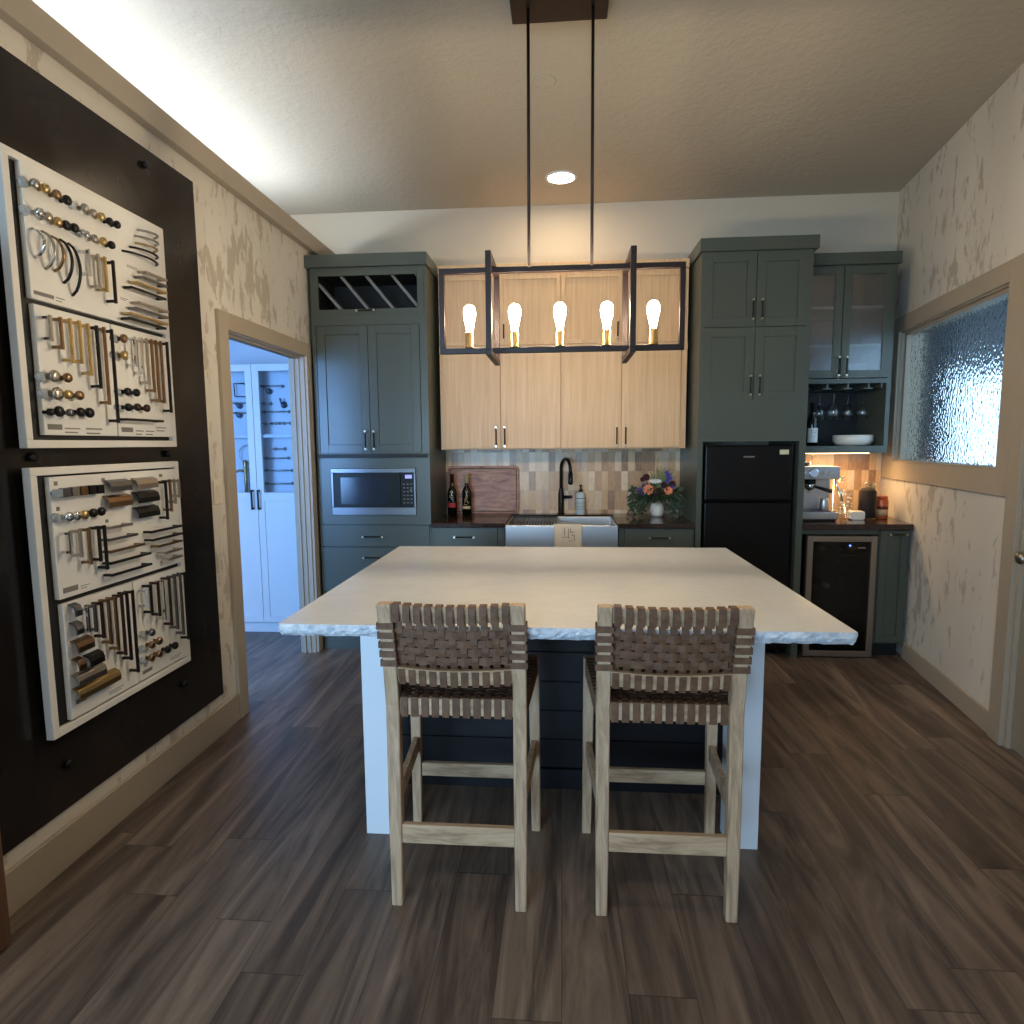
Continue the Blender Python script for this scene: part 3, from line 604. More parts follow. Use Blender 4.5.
for a0, a1, hx in ((-1.673, -1.314, -1.344), (-1.314, -.957, -1.284)):
    d = shaker(t, a0, a1, 1.397, 2.262, YT - .001, st=.058); handle(d, hx, YT - .001, 1.487, .135)
for z0, z1, hz in ((.742, .898, .816), (.42, .740, .668), (.11, .418, .345)):
    d = shaker(t, -1.70, -.915, z0, z1, YT - .001, slab=True, name='drawer'); handle(d, -1.315, YT - .001, hz, .155, False)
# microwave
t = thing('microwave', (-1.30, YT, .968), 'black and stainless built in microwave in the tall cabinet', 'microwave')
obj('body', box(-1.59, -1.015, YT + .02, 4.62, .972, 1.288), 'black', t)
b = MB(); b.box(-1.602, -1.003, YT - .014, YT + .012, 1.262, 1.292); b.box(-1.602, -1.003, YT - .014, YT + .012, .968, 1.022); b.box(-1.602, -1.586, YT - .014, YT + .012, 1.022, 1.262); b.box(-1.018, -1.003, YT - .014, YT + .012, 1.022, 1.262)
obj('trim_frame', b, 'oven_trim', t, .002)
d = obj('door', box(-1.585, -1.114, YT - .010, YT + .01, 1.023, 1.261), 'fridge_black', t, .001)
obj('window', box(-1.535, -1.20, YT - .0118, YT - .0102, 1.045, 1.230), 'oven_window', d)
p = obj('control_panel', box(-1.111, -1.019, YT - .010, YT + .01, 1.023, 1.261), 'fridge_black', t, .001)
obj('clock_display', box(-1.078, -1.030, YT - .0115, YT - .0102, 1.222, 1.248), 'display_blue', p)
b = MB()
for i in range(3):
    for j in range(6): b.box(-1.094 + i * .026, -1.080 + i * .026, YT - .0112, YT - .0102, 1.050 + j * .026, 1.056 + j * .026)
b.lathe((-1.038, YT - .0102, 1.142), [(.007, 0), (.007, -.003)], 14, None, 'y')
obj('buttons', b, 'print_grey', p)

# light wood wall cabinets
YW = 4.526
for x0, x1, m0, lab, hs in ((-.870, -.007, -.435, 'left light oak wall cabinet above the counter and wine bottles', (-.467, -.405)), (-.007, .866, .417, 'right light oak wall cabinet above the counter and flowers', (.385, .447))):
    t = thing('wall_cabinet', ((x0 + x1) / 2, YW, 1.414), lab, 'cabinet', 'light oak wall cabinets')
    l0 = x0 + (.022 if x0 < -.5 else .001); l1 = x1 - (.040 if x1 > .5 else .001)
    b = MB(); b.box(x0, x1, YW, YB - .001, 1.414, 2.64)
    obj('carcass', b, 'pale_oak', t)
    obj('crown', box(x0, x1, YW - .016, YB - .001, 2.641, 2.700), 'pale_oak', t, .002)
    for a0, a1, hx in ((l0, m0, hs[0]), (m0, l1, hs[1])):
        d = shaker(t, a0, a1, 1.420, 2.092, YW - .0185, 'pale_oak', slab=True); handle(d, hx, YW - .0185, 1.505, .15)
        d = shaker(t, a0, a1, 2.145, 2.622, YW - .0185, 'pale_oak', st=.028); handle(d, hx, YW - .0185, 2.235, .13)
    obj('dividing_rail', box(x0, x1, YW - .012, YW, 2.094, 2.143), 'pale_oak', t)

# base cabinets, sink run
def base_unit(x0, x1, d0, d1, hx, lab):
    t = thing('base_cabinet', ((x0 + x1) / 2, YT, 0), lab, 'cabinet', 'grey green base cabinets')
    carcass(t, x0, x1, YT, YB - .02, .10, .884, [(d0, d1, .12, .875)])
    obj('toe_kick', box(x0, x1, YT + .06, YT + .08, .0, .10), 'black_matte', t)
    d = shaker(t, d0, d1, .728, .882, YT - .012, slab=True, name='drawer'); handle(d, hx, YT - .012, .817, .15, False)
    m = (d0 + d1) / 2
    for a0, a1, h in ((d0, m, m - .03), (m, d1, m + .03)):
        d = shaker(t, a0, a1, .12, .724, YT - .012); handle(d, h, YT - .012, .62, .13)
    return t
base_unit(-.903, -.392, -.890, -.440, -.670, 'grey green base cabinet left of the sink below the wine bottles')
base_unit(.388, .888, .425, .876, .656, 'grey green base cabinet right of the sink below the flowers')
t = thing('sink_base_cabinet', (0, YT, 0), 'grey green base cabinet directly under the farmhouse sink', 'cabinet')
carcass(t, -.390, .386, YT, YB - .02, .10, .64, [(-.37, .366, .12, .62)])
obj('toe_kick', box(-.390, .386, YT + .06, YT + .08, 0, .10), 'black_matte', t)
for a0, a1, h in ((-.37, -.002, -.03), (-.002, .366, .03)):
    d = shaker(t, a0, a1, .12, .62, YT - .012); handle(d, h, YT - .012, .52, .13)
b = MB(); b.box(-.903, -.386, YT - .035, YB - .013, .885, .914); b.box(.380, .889, YT - .035, YB - .013, .885, .914); b.box(-.386, .380, 4.775, YB - .013, .885, .914)
tag(obj('worktop', b, 'dark_stone', None, .003), 'glossy dark brown stone worktop around the farmhouse sink', 'worktop')
# sink
t = thing('sink', (-.003, 4.24, .65), 'wide stainless farmhouse sink with an apron front', 'sink')
b = MB(); X0, X1, Y0, Y1, Z0, Z1 = -.384, .378, 4.225, 4.772, .645, .902; w = .014
b.box(X0, X1, Y0, Y0 + .03, Z0, Z1); b.box(X0, X1, Y1 - w, Y1, Z0 + .01, Z1 - .002); b.box(X0, X0 + w, Y0 + .03, Y1 - w, Z0 + .01, Z1 - .002); b.box(X1 - w, X1, Y0 + .03, Y1 - w, Z0 + .01, Z1 - .002); b.box(X0 + w, X1 - w, Y0 + .03, Y1 - w, Z0, Z0 + .012)
obj('basin', b, 'stainless', t, .004, 2)
obj('drain', MB().lathe((0, 4.5, .6575), [(.045, 0), (.045, .003), (.03, .004)], 24), 'chrome', t)
t = thing('drying_rack', (-.2, 4.5, .885), 'roll out drying rack of dark steel rods over the left half of the sink', 'drying rack')
b = MB(); n = 17
for i in range(n): x = -.366 + .325 * i / (n - 1); b.tube([(x, 4.262, .8965), (x, 4.752, .8965)], .0055, 8)
obj('rods', b, 'steel', t)
b = MB(); b.box(-.372, -.034, 4.256, 4.264, .890, .9015); b.box(-.372, -.034, 4.748, 4.756, .890, .9015); obj('end_strips', b, 'black', t)
t = thing('towel', (.04, 4.22, .70), 'beige printed cloth towel hanging over the sink front', 'towel')
b = MB(); nx, rows = 14, []
prof = [(4.30, .70), (4.265, .80), (4.262, .900), (4.255, .9085), (4.235, .9105), (4.222, .9085), (4.2175, .895), (4.214, .80), (4.212, .70), (4.211, .62)]
for j, (y, z) in enumerate(prof):
    row = []
    for i in range(nx + 1):
        s = i / nx; x = -.055 + .195 * s - (.020 * s - .006) * max(0, (.91 - z)) * 3; wv = .004 * math.sin(s * 9 + .6) * (1 if j > 5 else .2)
        row.append(b.bm.verts.new((x, y - abs(wv) - .001, z)))
    rows.append(row)
for j in range(len(rows) - 1):
    for i in range(nx): b.bm.faces.new((rows[j][i], rows[j][i + 1], rows[j + 1][i + 1], rows[j + 1][i])).smooth = True
o = obj('cloth', b, 'towel_cloth', t); sm = o.modifiers.new('thick', 'SOLIDIFY'); sm.thickness = .002; sm.offset = 1
b = MB()
for i, (x, z, w_, h_) in enumerate(((.02, .865, .005, .05), (.045, .85, .005, .07), (.07, .86, .03, .005), (.075, .84, .024, .005), (.03, .825, .05, .004), (.05, .80, .04, .004), (.06, .87, .005, .03), (.085, .82, .005, .04))): b.box(x - w_ / 2, x + w_ / 2, 4.2075, 4.2085, z - h_ / 2, z + h_ / 2)
obj('printed_motif', b, 'towel_print', t)
# kitchen faucet
t = thing('faucet', (-.005, 4.82, .914), 'matte black pull down kitchen faucet behind the sink', 'faucet')
obj('body', MB().lathe((-.005, 4.82, .9145), [(.028, 0), (.028, .008), (.0215, .012), (.0215, .155), (.0165, .19), (.0135, .20)], 24), 'black_metal', t)
obj('spout', MB().tube([(-.005, 4.82, 1.10), (-.005, 4.82, 1.26)] + [(-.005 + .034 * (1 - math.cos(a)), 4.82 - .085 * (1 - math.cos(a)), 1.26 + .078 * math.sin(a)) for a in [PI * i / 14 for i in range(1, 15)]] + [(.064, 4.65, 1.235)], .0125, 12), 'black_metal', t)
obj('spray_head', MB().tube([(.064, 4.65, 1.24), (.065, 4.648, 1.16), (.065, 4.646, 1.152)], [.0165, .0185, .014], 16), 'black_metal', t)
obj('lever', MB().tube([(.014, 4.82, 1.045), (.062, 4.815, 1.045), (.078, 4.81, 1.05)], [.013, .012, .012], 14), 'black_metal', t)
# fridge surround
YR = 4.252; t = thing('fridge_cabinet', (1.245, YR, 0), 'tall dark green cabinet built around the black refrigerator', 'cabinet')
b = MB(); b.box(.893, .928, YR, YB - .001, 0, 1.458); b.box(1.545, 1.586, YR, YB - .001, 0, 1.458)
for c in cells(.893, 1.586, 1.458, 2.66, [(.91, 1.556, 1.722, 2.652)]): b.box(c[0], c[1], YR, YR + .02, c[2], c[3])
b.box(.893, 1.586, YR + .02, YB - .001, 1.458, 2.66)
obj('carcass', b, 'cabinet_paint', t)
obj('crown', box(.878, 1.612, YR - .022, YB - .001, 2.661, 2.742), 'cabinet_paint', t, .002)
for z0, z1, hz in ((2.190, 2.655, 2.295), (1.720, 2.188, 1.818)):
    for a0, a1, hx in ((.908, 1.240, 1.215), (1.240, 1.558, 1.272)):
        d = shaker(t, a0, a1, z0, z1, YR - .001, st=.057); handle(d, hx, YR - .001, hz, .135)
# refrigerator
t = thing('refrigerator', (1.236, 4.3, 0), 'black top freezer refrigerator with a small badge and sticker', 'refrigerator')
obj('body', box(.945, 1.530, 4.335, 4.85, .03, 1.425), 'fridge_black', t, .004)
obj('freezer_door', box(.948, 1.520, 4.270, 4.330, 1.063, 1.432), 'fridge_black', t, .012, 3)
d = obj('lower_door', box(.948, 1.520, 4.270, 4.330, .06, 1.053), 'fridge_black', t, .012, 3)
obj('hinge', box(1.49, 1.525, 4.265, 4.33, 1.4335, 1.441), 'black', t)
obj('badge', box(1.197, 1.268, 4.2675, 4.2695, 1.352, 1.362), 'nickel', t)
obj('sticker', box(1.428, 1.486, 4.2675, 4.2695, 1.372, 1.402), 'sticker', t)
for x, y in ((.97, 4.34), (1.47, 4.34), (.97, 4.79), (1.47, 4.79)): obj('foot', box(x, x + .03, y, y + .03, 0, .0299), 'black', t)

# right wall cabinet with glazed doors and open niche
YG = 4.46; G0, G1 = 1.592, 2.198; t = thing('glass_door_cabinet', (1.9, YG, 1.374), 'dark green wall cabinet with frosted glass doors over an open niche', 'cabinet')
b = MB(); y0 = YG + .0; yb = YB - .001
b.box(G0, G0 + .02, YG, yb, 1.374, 2.61); b.box(G1 - .028, G1, YG, yb, 1.374, 2.61); b.box(G0 + .02, G1 - .028, YG, yb, 1.374, 1.422); b.box(G0 + .02, G1 - .028, YG, yb, 1.842, 1.872); b.box(G0 + .02, G1 - .028, YG, yb, 2.58, 2.61)
b.box(1.853, 1.863, YG, YG + .02, 1.872, 2.58)
obj('carcass', b, 'cabinet_paint', t)
obj('back_panel', box(G0 + .02, G1 - .028, yb - .012, yb, 1.422, 2.58), 'cabinet_inside', t)
obj('crown', box(G0 + .022, G1 + .018, YG - .022, yb, 2.6105, 2.686), 'cabinet_paint', t, .002)
for z in (2.085, 2.335): obj('shelf', box(G0 + .021, G1 - .029, YG + .03, yb - .013, z, z + .018), 'frame_white', t)
for a0, a1, hx in ((1.600, 1.857, 1.838), (1.859, 2.172, 1.888)):
    d = shaker(t, a0, a1, 1.874, 2.60, YG - .019, st=.05, glass='frosted_glass'); handle(d, hx, YG - .019, 1.95, .135)
b = MB()
for x in (1.66, 1.80, 1.935, 2.07): b.box(x - .006, x + .006, YG + .03, yb - .02, 1.812, 1.842); b.box(x - .028, x + .028, YG + .03, yb - .02, 1.806, 1.812)
b.box(2.148, 2.160, YG + .03, yb - .02, 1.812, 1.842)
obj('stemware_rails', b, 'cabinet_paint', t)
tag(obj('lamp_strip', box(1.66, 2.14, 4.585, 4.615, 1.3675, 1.3735), 'under_glow'), 'warm slim lamp under the glass door cabinet above the espresso machine', 'lamp')
# right base: wine cooler bay, narrow cabinet, worktop
t = thing('narrow_base_cabinet', (2.17, YT, 0), 'narrow dark green base cabinet against the right wall', 'cabinet')
b = MB(); b.box(2.084, 2.262, YT + .001, YB - .02, .105, .874); b.box(2.084, 2.30, 4.5, YB - .02, .105, .874)
obj('carcass', b, 'cabinet_paint', t)
obj('toe_kick', box(2.084, 2.27, YT + .07, YT + .09, 0, .105), 'black_matte', t)
d = shaker(t, 2.086, 2.264, .115, .872, YT - .018, st=.045); handle(d, 2.186, YT - .018, .846, .12, False)
t = obj('cooler_rail', box(1.588, 2.083, YT + .005, YT + .03, .842, .874), 'cabinet_paint'); tag(t, 'thin dark green rail across the top of the wine cooler bay', 'cabinet rail')
b = MB(); b.hull([(1.5875, YT - .035, .875), (2.281, YT - .035, .875), (2.368, YB - .013, .875), (1.5875, YB - .013, .875)], [(1.5875, YT - .035, .914), (2.281, YT - .035, .914), (2.368, YB - .013, .914), (1.5875, YB - .013, .914)])
tag(obj('worktop', b, 'dark_stone', None, .003), 'glossy dark brown stone worktop under the espresso machine', 'worktop')
t = thing('wine_cooler', (1.853, YT, 0), 'stainless framed wine cooler with a smoked glass door', 'wine cooler')
c0, c1, cz = 1.628, 2.078, .832; b = MB(); yb2 = 4.78
b.box(c0 + .004, c0 + .03, YT + .035, yb2, .03, cz - .004); b.box(c1 - .03, c1 - .004, YT + .035, yb2, .03, cz - .004); b.box(c0 + .03, c1 - .03, YT + .035, yb2, .03, .06); b.box(c0 + .03, c1 - .03, YT + .035, yb2, cz - .034, cz - .004); b.box(c0 + .03, c1 - .03, yb2 - .03, yb2, .06, cz - .034)
obj('body', b, 'black', t)
for x, y in ((c0 + .03, YT + .06), (c1 - .06, YT + .06), (c0 + .03, 4.70), (c1 - .06, 4.70)): obj('foot', box(x, x + .03, y, y + .03, 0, .0299), 'black', t)
for z in (.17, .30, .43, .56, .69):
    b = MB(); b.box(c0 + .032, c1 - .032, YT + .045, YT + .058, z, z + .012)
    for i in range(6): x = c0 + .05 + i * .069; b.tube([(x, YT + .05, z + .004), (x, yb2 - .035, z + .004)], .003, 6)
    obj('shelf', b, 'steel' if z < 0 else 'black_metal', t)
f = .040; b = MB(); y0, y1 = YT - .006, YT + .032
b.box(c0, c0 + f, y0, y1, .008, cz); b.box(c1 - f, c1, y0, y1, .008, cz); b.box(c0 + f, c1 - f, y0, y1, cz - f, cz); b.box(c0 + f, c1 - f, y0, y1, .008, .008 + f)
d = obj('door', b, 'cooler_frame', t, .003)
obj('glass', box(c0 + f, c1 - f, YT, YT + .006, .008 + f, cz - f), 'smoked_glass', d)
obj('badge', box(1.955, 2.002, YT - .002, YT, .748, .756), 'nickel', d)
obj('power_light', MB().lathe((1.904, YT, .767), [(.006, 0), (.006, -.002)], 12, None, 'y'), 'led_blue', d)
def bottle(x, y, z, h, r, label, group=None, foil='foil_red', lab=None, lying=False, name='wine_bottle'):
    t = thing(name, (x, y, z), label, 'wine bottle', group)
    prof = [(r * .8, 0), (r, .004), (r, h * .52), (r * .93, h * .59), (r * .5, h * .69), (r * .37, h * .75), (r * .36, h * .985), (r * .40, h * .987), (r * .40, h)]
    if lying: prof = [(a, (h - b)) for a, b in prof][::-1]; obj('glass_body', MB().lathe((x, y, z + r), prof, 20, None, 'y'), 'bottle_dark', t); obj('foil', MB().lathe((x, y, z + r), [(r * .42, -.0005), (r * .42, h * .2)], 14, None, 'y'), foil, t); return t
    obj('glass_body', MB().lathe((x, y, z + .0005), prof, 26), 'bottle_dark', t)
    obj('foil', MB().lathe((x, y, z), [(r * .40, h * .78), (r * .40, h * .99), (r * .42, h * .992), (r * .42, h + .001)], 18), foil, t)
    for (z0, z1, m, a0, a1) in lab or ():
        b = MB(); n = 14; rr = r + .0006
        pts = [(x + rr * math.sin(a0 + (a1 - a0) * i / n), y - rr * math.cos(a0 + (a1 - a0) * i / n)) for i in range(n + 1)]
        vb = [b.bm.verts.new((p[0], p[1], z + z0)) for p in pts]; vt = [b.bm.verts.new((p[0], p[1], z + z1)) for p in pts]
        for i in range(n): b.bm.faces.new((vb[i], vb[i + 1], vt[i + 1], vt[i])).smooth = True
        obj('label', b, m, t)
    return t
for i, (x, z, fo, lb) in enumerate(((1.685, .702, 'foil_cream', 'cream capped bottle at the left end of the cooler top shelf'), (1.757, .702, 'olive_ink', 'olive capped bottle second from left on the cooler top shelf'), (1.862, .702, 'foil_red', 'dark capped bottle in the middle of the cooler top shelf'), (1.955, .702, 'foil_cream', 'cream capped bottle at the right of the cooler top shelf'), (1.72, .572, 'foil_red', 'dark capped bottle at the left of the second cooler shelf'), (1.80, .442, 'foil_cream', 'cream capped bottle in the middle of the third cooler shelf'), (1.715, .442, 'foil_red', 'dark capped bottle at the left of the third cooler shelf'))):
    bottle(x, YT + .062, z, .30, .036, lb, 'bottles in the wine cooler', fo, lying=True)

# ================================================================== ISLAND
t = thing('kitchen_island', (-.012, 2.54, 0), 'kitchen island with a pale quartz top, white posts and a dark plank front', 'kitchen island')
x0, x1, y0, y1, z0, z1 = -.867, .843, 1.810, 3.2725, .876, .914
def outline(inset, z, jit, seed):
    rnd = random.Random(seed); pts = []; ch = .007
    cs = [(x0 + ch, y0), (x1 - ch, y0), (x1, y0 + ch), (x1, y1 - ch * .3), (x1 - ch * .3, y1), (x0 + ch * .3, y1), (x0, y1 - ch * .3), (x0, y0 + ch)]
    cx, cy = (x0 + x1) / 2, (y0 + y1) / 2
    for i in range(len(cs)):
        p, q = Vector(cs[i]), Vector(cs[(i + 1) % len(cs)]); n = max(1, int((q - p).length / .014)); d = (q - p).normalized(); nn = Vector((d.y, -d.x))
        for k in range(n):
            w = p + (q - p) * k / n - nn * (inset + (rnd.random() - .35) * jit); pts.append((w.x, w.y, z + (rnd.random() - .5) * jit * .35))
    return pts
b = MB(); bm = b.bm
levels = [(.010, z0, .006), (.001, z0 + .010, .007), (-.003, z0 + .020, .007), (-.002, z0 + .029, .006), (.000, z1 - .001, .002)]
rings = [[bm.verts.new(p) for p in outline(a, z, j, 11 + i)] for i, (a, z, j) in enumerate(levels)]
top = [bm.verts.new(p) for p in outline(.001, z1, 0, 1)]; rings.append(top); N = len(top)
bi, ti = b.mi('quartz_edge'), b.mi('quartz')
for i in range(len(rings) - 1):
    for j in range(N): bm.faces.new((rings[i][j], rings[i][(j + 1) % N], rings[i + 1][(j + 1) % N], rings[i + 1][j])).material_index = bi
bm.faces.new(rings[0][::-1]).material_index = bi; bm.faces.new(top).material_index = ti
obj('countertop', b, 'quartz', t)
for a0, a1 in ((-.731, -.625), (.596, .702)): obj('post', box(a0, a1, 2.17, 2.28, 0, .8755), 'post_white', t, .002)
b = MB(); xa, xb, yp = -.722, .694, 2.535
zz = .09; b.box(xa + .008, xb - .008, yp + .008, 3.20, 0, .8755)
while zz < .87:
    b.box(xa, xb, yp, yp + .02, zz + .002, min(zz + .124, .8755)); b.box(xa, xa + .02, yp + .02, 3.21, zz + .002, min(zz + .124, .8755)); b.box(xb - .02, xb, yp + .02, 3.21, zz + .002, min(zz + .124, .8755)); zz += .1265
obj('plank_body', b, 'island_dark', t, .0015)
obj('plinth', box(xa - .004, xb + .004, yp - .012, yp + .006, 0, .088), 'island_dark', t, .001)

# ================================================================== STOOLS
def make_stool(cx, cy, label):
    t = thing('bar_stool', (cx, cy, 0), label, 'bar stool', 'woven leather bar stools at the island')
    W = 'stool_wood'; H = .0205
    def post(s):       # rear leg that runs up into the backrest
        x = cx + s * .1965; pr = [(0, cy + .002, .0175), (.30, cy + .006, .020), (.66, cy + .012, .0205), (.80, cy - .008, .0205), (.995, cy - .058, .021)]; b = MB(); rows = []
        for z, y, w in pr: rows.append([b.bm.verts.new(p) for p in ((x - w, y, z), (x + w, y, z), (x + w, y + w * 1.9, z), (x - w, y + w * 1.9, z))])
        for i in range(len(rows) - 1):
            for j in range(4): b.bm.faces.new((rows[i][j], rows[i][(j + 1) % 4], rows[i + 1][(j + 1) % 4], rows[i + 1][j]))
        b.bm.faces.new(rows[0][::-1]); b.bm.faces.new(rows[-1]); return b
    def ypost(z):
        pr = [(0, .002), (.30, .006), (.66, .012), (.80, -.008), (.995, -.058)]
        for (a, p), (c, q) in zip(pr, pr[1:]):
            if a <= z <= c: return cy + p + (q - p) * (z - a) / (c - a)
        return cy - .058
    for s in (-1, 1): obj('rear_leg', post(s), W, t, .003)
    for s in (-1, 1):
        b = MB(); x = cx + s * .221
        b.hull([(x - .0165 + s * .006, cy + .415, 0), (x + .0165 + s * .006, cy + .415, 0), (x + .0165 + s * .006, cy + .448, 0), (x - .0165 + s * .006, cy + .448, 0)], [(x - .02, cy + .405, .682), (x + .02, cy + .405, .682), (x + .02, cy + .445, .682), (x - .02, cy + .445, .682)])
        obj('front_leg', b, W, t, .003)
    obj('rear_stretcher', box(cx - .178, cx + .178, cy + .012, cy + .032, .208, .270), 'stool_wood_across', t, .002)
    obj('front_stretcher', box(cx - .205, cx + .205, cy + .418, cy + .438, .206, .258), 'stool_wood_across', t, .002)
    for s in (-1, 1): obj('side_stretcher', MB().bar((cx + s * .198, cy + .03, .338), (cx + s * .222, cy + .42, .338), .02, .055), W, t, .002)
    # rails
    def rail(z0, z1, hw, bow, th=.022):
        b = MB(); n = 14; rows = []
        for i in range(n + 1):
            s = -1 + 2 * i / n; x = cx + s * hw; ym = ypost((z0 + z1) / 2) + .009 - bow * (1 - s * s); dz = -.006 * (1 - s * s) if bow else 0
            tilt = (ypost(min(z1, .99)) - ypost(z0)) * .5 if bow else 0
            rows.append([b.bm.verts.new(p) for p in ((x, ym - tilt, z0 + dz), (x, ym + th - tilt, z0 + dz), (x, ym + th + tilt, z1 + dz), (x, ym + tilt, z1 + dz))])
        for i in range(n):
            for j in range(4): b.bm.faces.new((rows[i][j], rows[i + 1][j], rows[i + 1][(j + 1) % 4], rows[i][(j + 1) % 4]))
        b.bm.faces.new(rows[0]); b.bm.faces.new(rows[-1][::-1]); return b
    obj('top_rail', rail(.943, .992, .178, .012), 'stool_wood_across', t, .002)
    obj('lower_rail', rail(.737, .785, .178, .012), 'stool_wood_across', t, .002)
    sr = MB(); sr.box(cx - .176, cx + .176, cy + .022, cy + .046, .626, .680); sr.box(cx - .205, cx + .205, cy + .414, cy + .438, .626, .680)
    sr.bar((cx - .199, cy + .04, .653), (cx - .222, cy + .42, .653), .022, .054); sr.bar((cx + .199, cy + .04, .653), (cx + .222, cy + .42, .653), .022, .054)
    obj('seat_frame', sr, 'stool_wood_across', t, .002)
    # woven backrest
    b = MB(); n = 11; pitch = .0322
    zr = [.925 - .031 * i for i in range(5)]; zw = [.9005 - .0292 * i for i in range(4)]
    for i in range(n):
        x = cx + (i - (n - 1) / 2) * pitch; s = (x - cx) / .178; bow = .012 * (1 - s * s); dz = -.006 * (1 - s * s)
        def yf(z): return ypost(min(z, .99)) + .009 - bow
        pts = [(x, yf(.99) - .002, .945 + dz), (x, yf(.99) - .005, .970 + dz), (x, yf(.99) - .003, .9955 + dz), (x, yf(.99) + .022, .9965 + dz), (x, yf(.95) + .0265, .960 + dz), (x, yf(.94) + .018, .938 + dz)]
        for z in [zw[0] + .015] + [q for zz2 in zw for q in (zz2, zz2 - .0155)]:
            k = 0
            for j, zz2 in enumerate(zw):
                if abs(z - zz2) < .001: k = .0035 if (i + j) % 2 else -.0035
            pts.append((x, yf(z) + .011 + k, z + dz))
        pts += [(x, yf(.785) + .024, .780 + dz), (x, yf(.75) + .026, .750 + dz), (x, yf(.737) + .022, .733 + dz), (x, yf(.737) - .002, .7335 + dz), (x, yf(.76) - .0035, .760 + dz), (x, yf(.785) - .002, .782 + dz)]
        b.ribbon(pts, (.0104, 0, 0), .0028)
        b.ribbon([(x, yf(.97) - .0055, .941 + dz), (x, yf(.99) - .003, .9955 + dz)], (.0104, 0, 0), .0026)
    xo = .2215
    for z in zr:       # bands wrapped round the two posts
        for s in (-1, 1):
            xi = .1725; y = ypost(z); b.ribbon([(cx + s * xi, y + .043, z), (cx + s * xo, y + .043, z), (cx + s * xo, y - .003, z), (cx + s * xi, y - .003, z), (cx + s * xi, y + .043, z)], (0, 0, .0098), .0028)
    for j, z in enumerate(zw):
        pts = [(cx - .174, ypost(z) + .026, z)]
        for i in range(n):
            x = cx + (i - (n - 1) / 2) * pitch; s = (x - cx) / .178; k = -.0035 if (i + j) % 2 else .0035
            pts.append((x, ypost(z) + .020 - .012 * (1 - s * s) + k, z - .006 * (1 - s * s)))
        pts.append((cx + .174, ypost(z) + .026, z)); b.ribbon(pts, (0, 0, .0115), .0028)
    obj('woven_back', b, 'leather', t)
    # woven seat
    b = MB(); zt = .6835; m = 12; ys = [cy + .055 + .0305 * k for k in range(m)]
    for i in range(n):
        s = (i - (n - 1) / 2) / ((n - 1) / 2); xa, xb = cx + s * .161, cx + s * .183
        X = lambda y: xa + (xb - xa) * (y - cy) / .42
        pts = [(X(cy), cy + .05, .624), (X(cy), cy + .0195, .622), (X(cy), cy + .0185, .652), (X(cy), cy + .0195, zt), (X(cy + .05), cy + .048, zt)]
        for k, y in enumerate(ys): pts.append((X(y), y, zt - .006 + (.003 if (i + k) % 2 else -.003)))
        pts += [(X(cy + .42), cy + .418, zt), (X(cy + .44), cy + .4405, zt), (X(cy + .44), cy + .4415, .655), (X(cy + .44), cy + .4405, .622), (X(cy + .4), cy + .41, .623)]
        b.ribbon(pts, (.0110, 0, 0), .0028)
    for k, y in enumerate(ys):
        hw = .199 + .023 * (y - cy) / .42
        pts = [(cx - hw + .015, y, .622), (cx - hw - .0135, y, .622), (cx - hw - .0145, y, .653), (cx - hw - .0135, y, zt), (cx - hw + .018, y, zt)]
        for i in range(n):
            s = (i - (n - 1) / 2) / ((n - 1) / 2); pts.append((cx + s * (.161 + .022 * (y - cy) / .42), y, zt - .006 + (-.003 if (i + k) % 2 else .003)))
        pts += [(cx + hw - .018, y, zt), (cx + hw + .0135, y, zt), (cx + hw + .0145, y, .653), (cx + hw + .0135, y, .622), (cx + hw - .015, y, .622)]
        b.ribbon(pts, (0, .0112, 0), .0028)
    obj('woven_seat', b, 'leather', t)
    return t
st = make_stool(-.3225, 1.808, 'left bar stool with woven brown leather seat and back, beside the left white post')
c = copy_tree(st); c.location = (.3205, 1.808, 0); c['label'] = 'right bar stool with woven brown leather seat and back, beside the right white post'
# ================================================================== THINGS ON THE COUNTERS
ZT = .914
t = thing('cutting_board', (-.61, 4.83, ZT), 'large dark wood cutting board with a juice groove leaning on the tiles', 'cutting board')
TB = Matrix.Translation((-.607, 4.812, ZT + .001)) @ Matrix.Rotation(-.085, 4, 'X')
def rr(x0, x1, z0, z1, r, y):
    out = []
    for cx, cz, a0 in ((x1 - r, z1 - r, 0), (x0 + r, z1 - r, PI / 2), (x0 + r, z0 + r, PI), (x1 - r, z0 + r, 1.5 * PI)):
        for i in range(6): a = a0 + PI / 2 * i / 5; out.append((cx + r * math.cos(a), y, cz + r * math.sin(a)))
    return out
b = MB(TB); b.hull(rr(-.278, .278, 0, .372, .03, 0), rr(-.278, .278, 0, .372, .03, .028)); obj('board', b, 'walnut', t, .003)
b = MB(TB); ring = rr(-.258, .258, .02, .352, .022, -.0008); b.tube(ring + [ring[0]], .0035, 6); obj('groove', b, 'brown_wood', t)
def script(t, x, y, z, r, m, strokes):
    b = MB()
    for st in strokes: b.tube([(x + r * math.sin(a), y - r * math.cos(a), z + h) for a, h in st], .0022, 5)
    obj('label_lettering', b, m, t)
b1 = bottle(-.834, 4.73, ZT, .315, .0365, 'dark wine bottle with a red band label, left one of the counter pair', None, 'foil_red', [(.062, .098, 'label_red', -.9, .9)])
script(b1, -.834, 4.73, ZT, .0372, 'paper_white', [[(-.3, .175), (0, .19), (.2, .18), (-.1, .165), (.25, .15)], [(-.45, .14), (.4, .14)], [(-.35, .155), (.1, .125), (.4, .118)], [(-.5, .108), (.5, .108)]])
